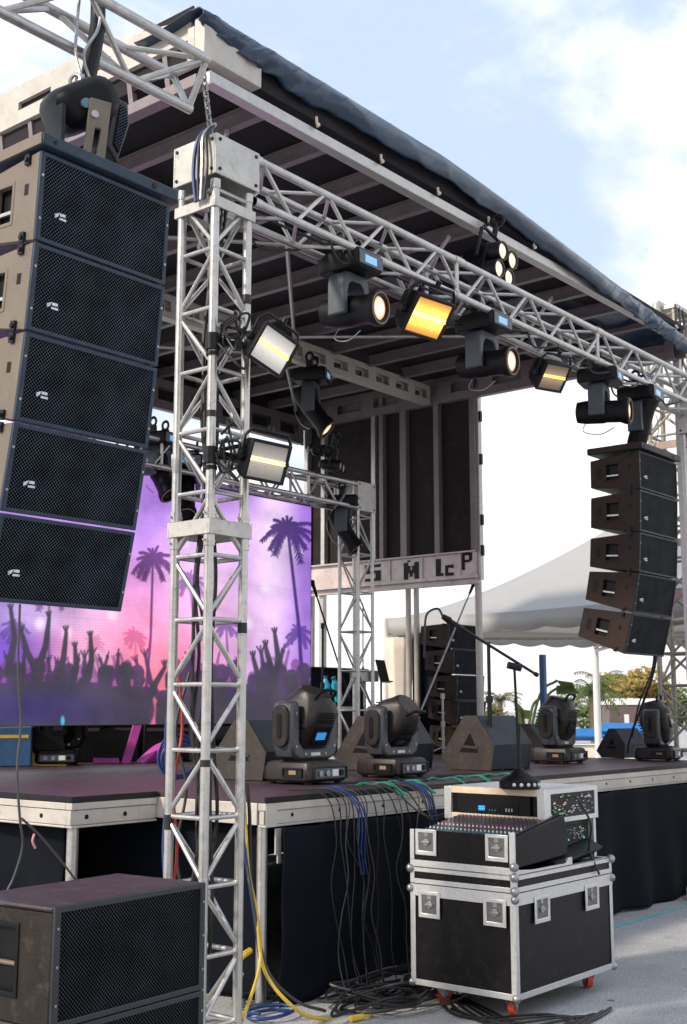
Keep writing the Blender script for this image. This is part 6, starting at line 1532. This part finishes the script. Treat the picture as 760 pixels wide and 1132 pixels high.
# portable toilets / cabins
def toilet(px, d_, label, w_=.92, h_=1.98, yaw=20):
    c = at(px, 790, d=d_); p_ = Vector((c.x, c.y, 0)); t = thing('portable_toilet', label, 'portable toilet', p_, (0, 0, R(yaw)))
    mb = MB(); mb.box((-w_/2, -w_/2, .08), (w_/2, w_/2, h_-.12)); mb.build('wall', pmat('toilet_plastic', (.13, .095, .085), .5, 0, .12, 4), t, bevel=.02)
    mb = MB(); mb.loft([[(q[0]*s_, q[1]*s_, z) for q in rrect(w_+.08, w_+.08, .12)] for z, s_ in ((h_-.12, 1), (h_-.04, .98), (h_+.04, .82), (h_+.07, .6))]); mb.build('roof', WHITE, t)
    mb = MB(); mb.frame(rect4(-.42, .12, .42, h_-.2), rect4(-.37, .17, .37, h_-.25), 'y', -w_/2-.03, -w_/2-.001); mb.build('door_frame', pmat('toilet_trim', (.42, .38, .36), .5), t)
    mb = MB(); mb.box((-w_/2-.012, -.12, h_*.5), (-w_/2-.001, .02, h_*.8)); mb.build('sign_plate', WHITE, t)
    mb = MB(); mb.box((-w_/2, -w_/2, 0), (w_/2, w_/2, .079)); mb.build('skid', GREYC, t)
    return t
toilet(687, 36, 'brown portable toilet with a white roof left of the dangling cable', yaw=40)
toilet(712, 37, 'brown portable toilet partly hidden by the rightmost moving light', yaw=38)
# blue covered carts
def cart(px, py, d_, w_, label, yaw=35):
    c = at(px, py, d=d_); t = thing('covered_cart', label, 'cart', (c.x, c.y, 0), (0, 0, R(yaw)))
    mb = MB(); mb.prism([(-w_/2, c.z-.14), (w_/2, c.z-.24), (w_*.35, c.z-.08), (-w_*.3, c.z+.04)], 'y', -.5, .5); mb.build('blue_cover', pmat('blue_cover', (.02, .16, .45), .5, 0, .15, 3), t, bevel=.03)
    mb = MB(); mb.box((-w_*.55, -.55, c.z-.31), (w_*.55, .55, c.z-.285)); mb.build('white_rim', WHITE, t)
    mb = MB(); mb.box((-w_*.45, -.45, .35), (w_*.45, .45, c.z-.32)); mb.build('cart_body', CURT, t, bevel=.02)
    for x in (-w_*.35, w_*.35):
        mb = MB(); mb.tube((x, -.48, .2), (x, .48, .2), .2, 16); mb.build('wheel', RUBB, t)
cart(687, 801, 26, .70, 'bright blue covered cart right of the tent pole')
cart(650, 807, 26, .50, 'bright blue covered cart left of the tent pole')

# trees
LEAF = [pmat('leaf_olive', (.15, .14, .03), .7, 0, .4, 3), pmat('leaf_green', (.09, .13, .03), .7, 0, .4, 3), pmat('leaf_gold', (.28, .20, .04), .7, 0, .35, 3)]
BARK = pmat('bark', (.16, .12, .09), .8, 0, .3, 6)
def tree(px, d_, h_, cr, label, mt, seed, n_=2600, name='tree'):
    rg = random.Random(seed); c = at(px, 785, d=d_); p_ = Vector((c.x, c.y, 0)); t = thing(name, label, 'tree', p_)
    mb = MB(); mb.path([(0, 0, 0), (.05, .03, h_*.3), (-.05, .05, h_*.55), (0, 0, h_*.75)], .13, 8)
    cl = []
    for k in range(16):
        a_ = rg.random()*6.28; q = rg.uniform(.3, 1); z = h_*rg.uniform(.45, .93); p2 = (cr*q*math.cos(a_)*.8, cr*q*math.sin(a_)*.8, z); cl.append((p2, cr*rg.uniform(.25, .45)))
        mb.tube((0, 0, h_*.35), p2, .05, 6, .02)
    mb.build('trunk', BARK, t)
    mb = MB(); vs = []; fs = []
    for k in range(n_):
        (cx_, cy_, cz_), r_ = cl[k % 16]; v = Vector((rg.gauss(0, 1), rg.gauss(0, 1), rg.gauss(0, 1))).normalized()*r_*rg.uniform(.5, 1.05)
        u = Vector((rg.gauss(0, 1), rg.gauss(0, 1), rg.gauss(0, 1))).normalized(); w2 = u.orthogonal().normalized(); s_ = rg.uniform(.08, .18); c_ = Vector((cx_, cy_, cz_))+v
        o0 = len(vs); vs += [c_+u*s_, c_+w2*s_*.5, c_-u*s_, c_-w2*s_*.5]; fs.append((o0, o0+1, o0+2, o0+3))
    mb.add(vs, fs); mb.build('crown', mt, t, smooth=False)
def palm_tree(px, d_, h_, label, seed, fl=1.5):
    rg = random.Random(seed); c = at(px, 785, d=d_); p_ = Vector((c.x, c.y, 0)); t = thing('palm_tree', label, 'tree', p_)
    mb = MB(); mb.path(smoothpath([(0, 0, 0), (.1, 0, h_*.5), (.05, 0, h_)]), .12, 8); mb.build('trunk', BARK, t)
    mb = MB()
    for k in range(20):
        a_ = k*2.4; e = rg.uniform(-.1, 1.1); p0 = Vector((.05, 0, h_)); d2 = Vector((math.cos(a_)*math.cos(e), math.sin(a_)*math.cos(e), math.sin(e))); pts = [p0]
        for i in range(6): pts.append(pts[-1]+d2*fl/6); d2.z -= .28; d2.normalize()
        mb.path(pts, .015, 4); sd_ = d2.cross(Vector((0, 0, 1))).normalized()
        for i in range(1, 7):
            for s_ in (-1, 1):
                for f_ in (0, .5):
                    q = pts[i-1].lerp(pts[i], f_) ; tip = q+sd_*s_*.30*(1-i*.08)+(pts[i]-pts[i-1])*.6-Vector((0, 0, .12)); wv_ = (pts[i]-pts[i-1])*.14
                    mb.add([q-wv_, q+wv_, tip], [(0, 1, 2)])
    mb.build('crown', LEAF[seed % 2], t, smooth=False)
tree(702, 46, 3.15, 1.6, 'round golden green tree above the brown portable toilets', LEAF[2], 1)
tree(722, 50, 2.7, 1.6, 'darker green tree right of the golden one behind the toilets', LEAF[1], 2)
palm_tree(655, 34, 2.15, 'small palm tree left of the tent pole', 3, 1.1)
palm_tree(664, 38, 2.5, 'taller palm tree right behind the tent pole', 4, 1.0)
tree(668, 44, 1.9, 1.1, 'low green bush between the palm and the toilets', LEAF[1], 5, 1500, 'bush')
palm_tree(553, 60, 2.2, 'far palm tree seen under the tent left of the blue post', 6, 1.3)
palm_tree(632, 52, 1.9, 'far low palm tree right of the third moving light', 7, 1.2)
tree(545, 48, 1.75, 1.3, 'far olive bush behind the middle wedge monitor', LEAF[0], 8, 1500, 'bush')
# banana leaves behind the third moving head
c = at(578, 800, d=17); t = thing('banana_plant', 'broad leaved plant with arching stalk left of the blue post', 'plant', (c.x, c.y, 0))
mb = MB()
for k, (ex, ez) in enumerate(((.55, .55), (.75, .50), (.30, .28), (-.05, .12))):
    b0 = Vector((-.1, 0, 0)); tip = Vector((0, 0, c.z))+rt*(ex-.05)+Vector((0, 0, ez*.9+.1))
    mb.path(smoothpath([b0, Vector((0, 0, c.z*.7))+rt*ex*.1, Vector((0, 0, c.z))+rt*ex*.45+Vector((0, 0, ez*.7)), tip]), .02, 6)
    dn = Vector((0, 0, -1)); ln = .3
    a0 = tip; a1 = tip+rt*.22*(1 if k != 1 else -1)+dn*.03; mb.add([a0, a0+rt*.10+dn*.14, a1+dn*.12, a1, a0+fw*.05+dn*.02], [(0, 1, 2, 3), (0, 4, 1)])
mb.add([Vector((0, 0, c.z-.2))-rt*.05, Vector((0, 0, c.z+.35))-rt*.12, Vector((0, 0, c.z+.2))+rt*.02, Vector((0, 0, c.z-.2))+rt*.06], [(0, 1, 2, 3)])
mb.build('leaves', LEAF[1], t, smooth=False)
# banner feet / pale board far right
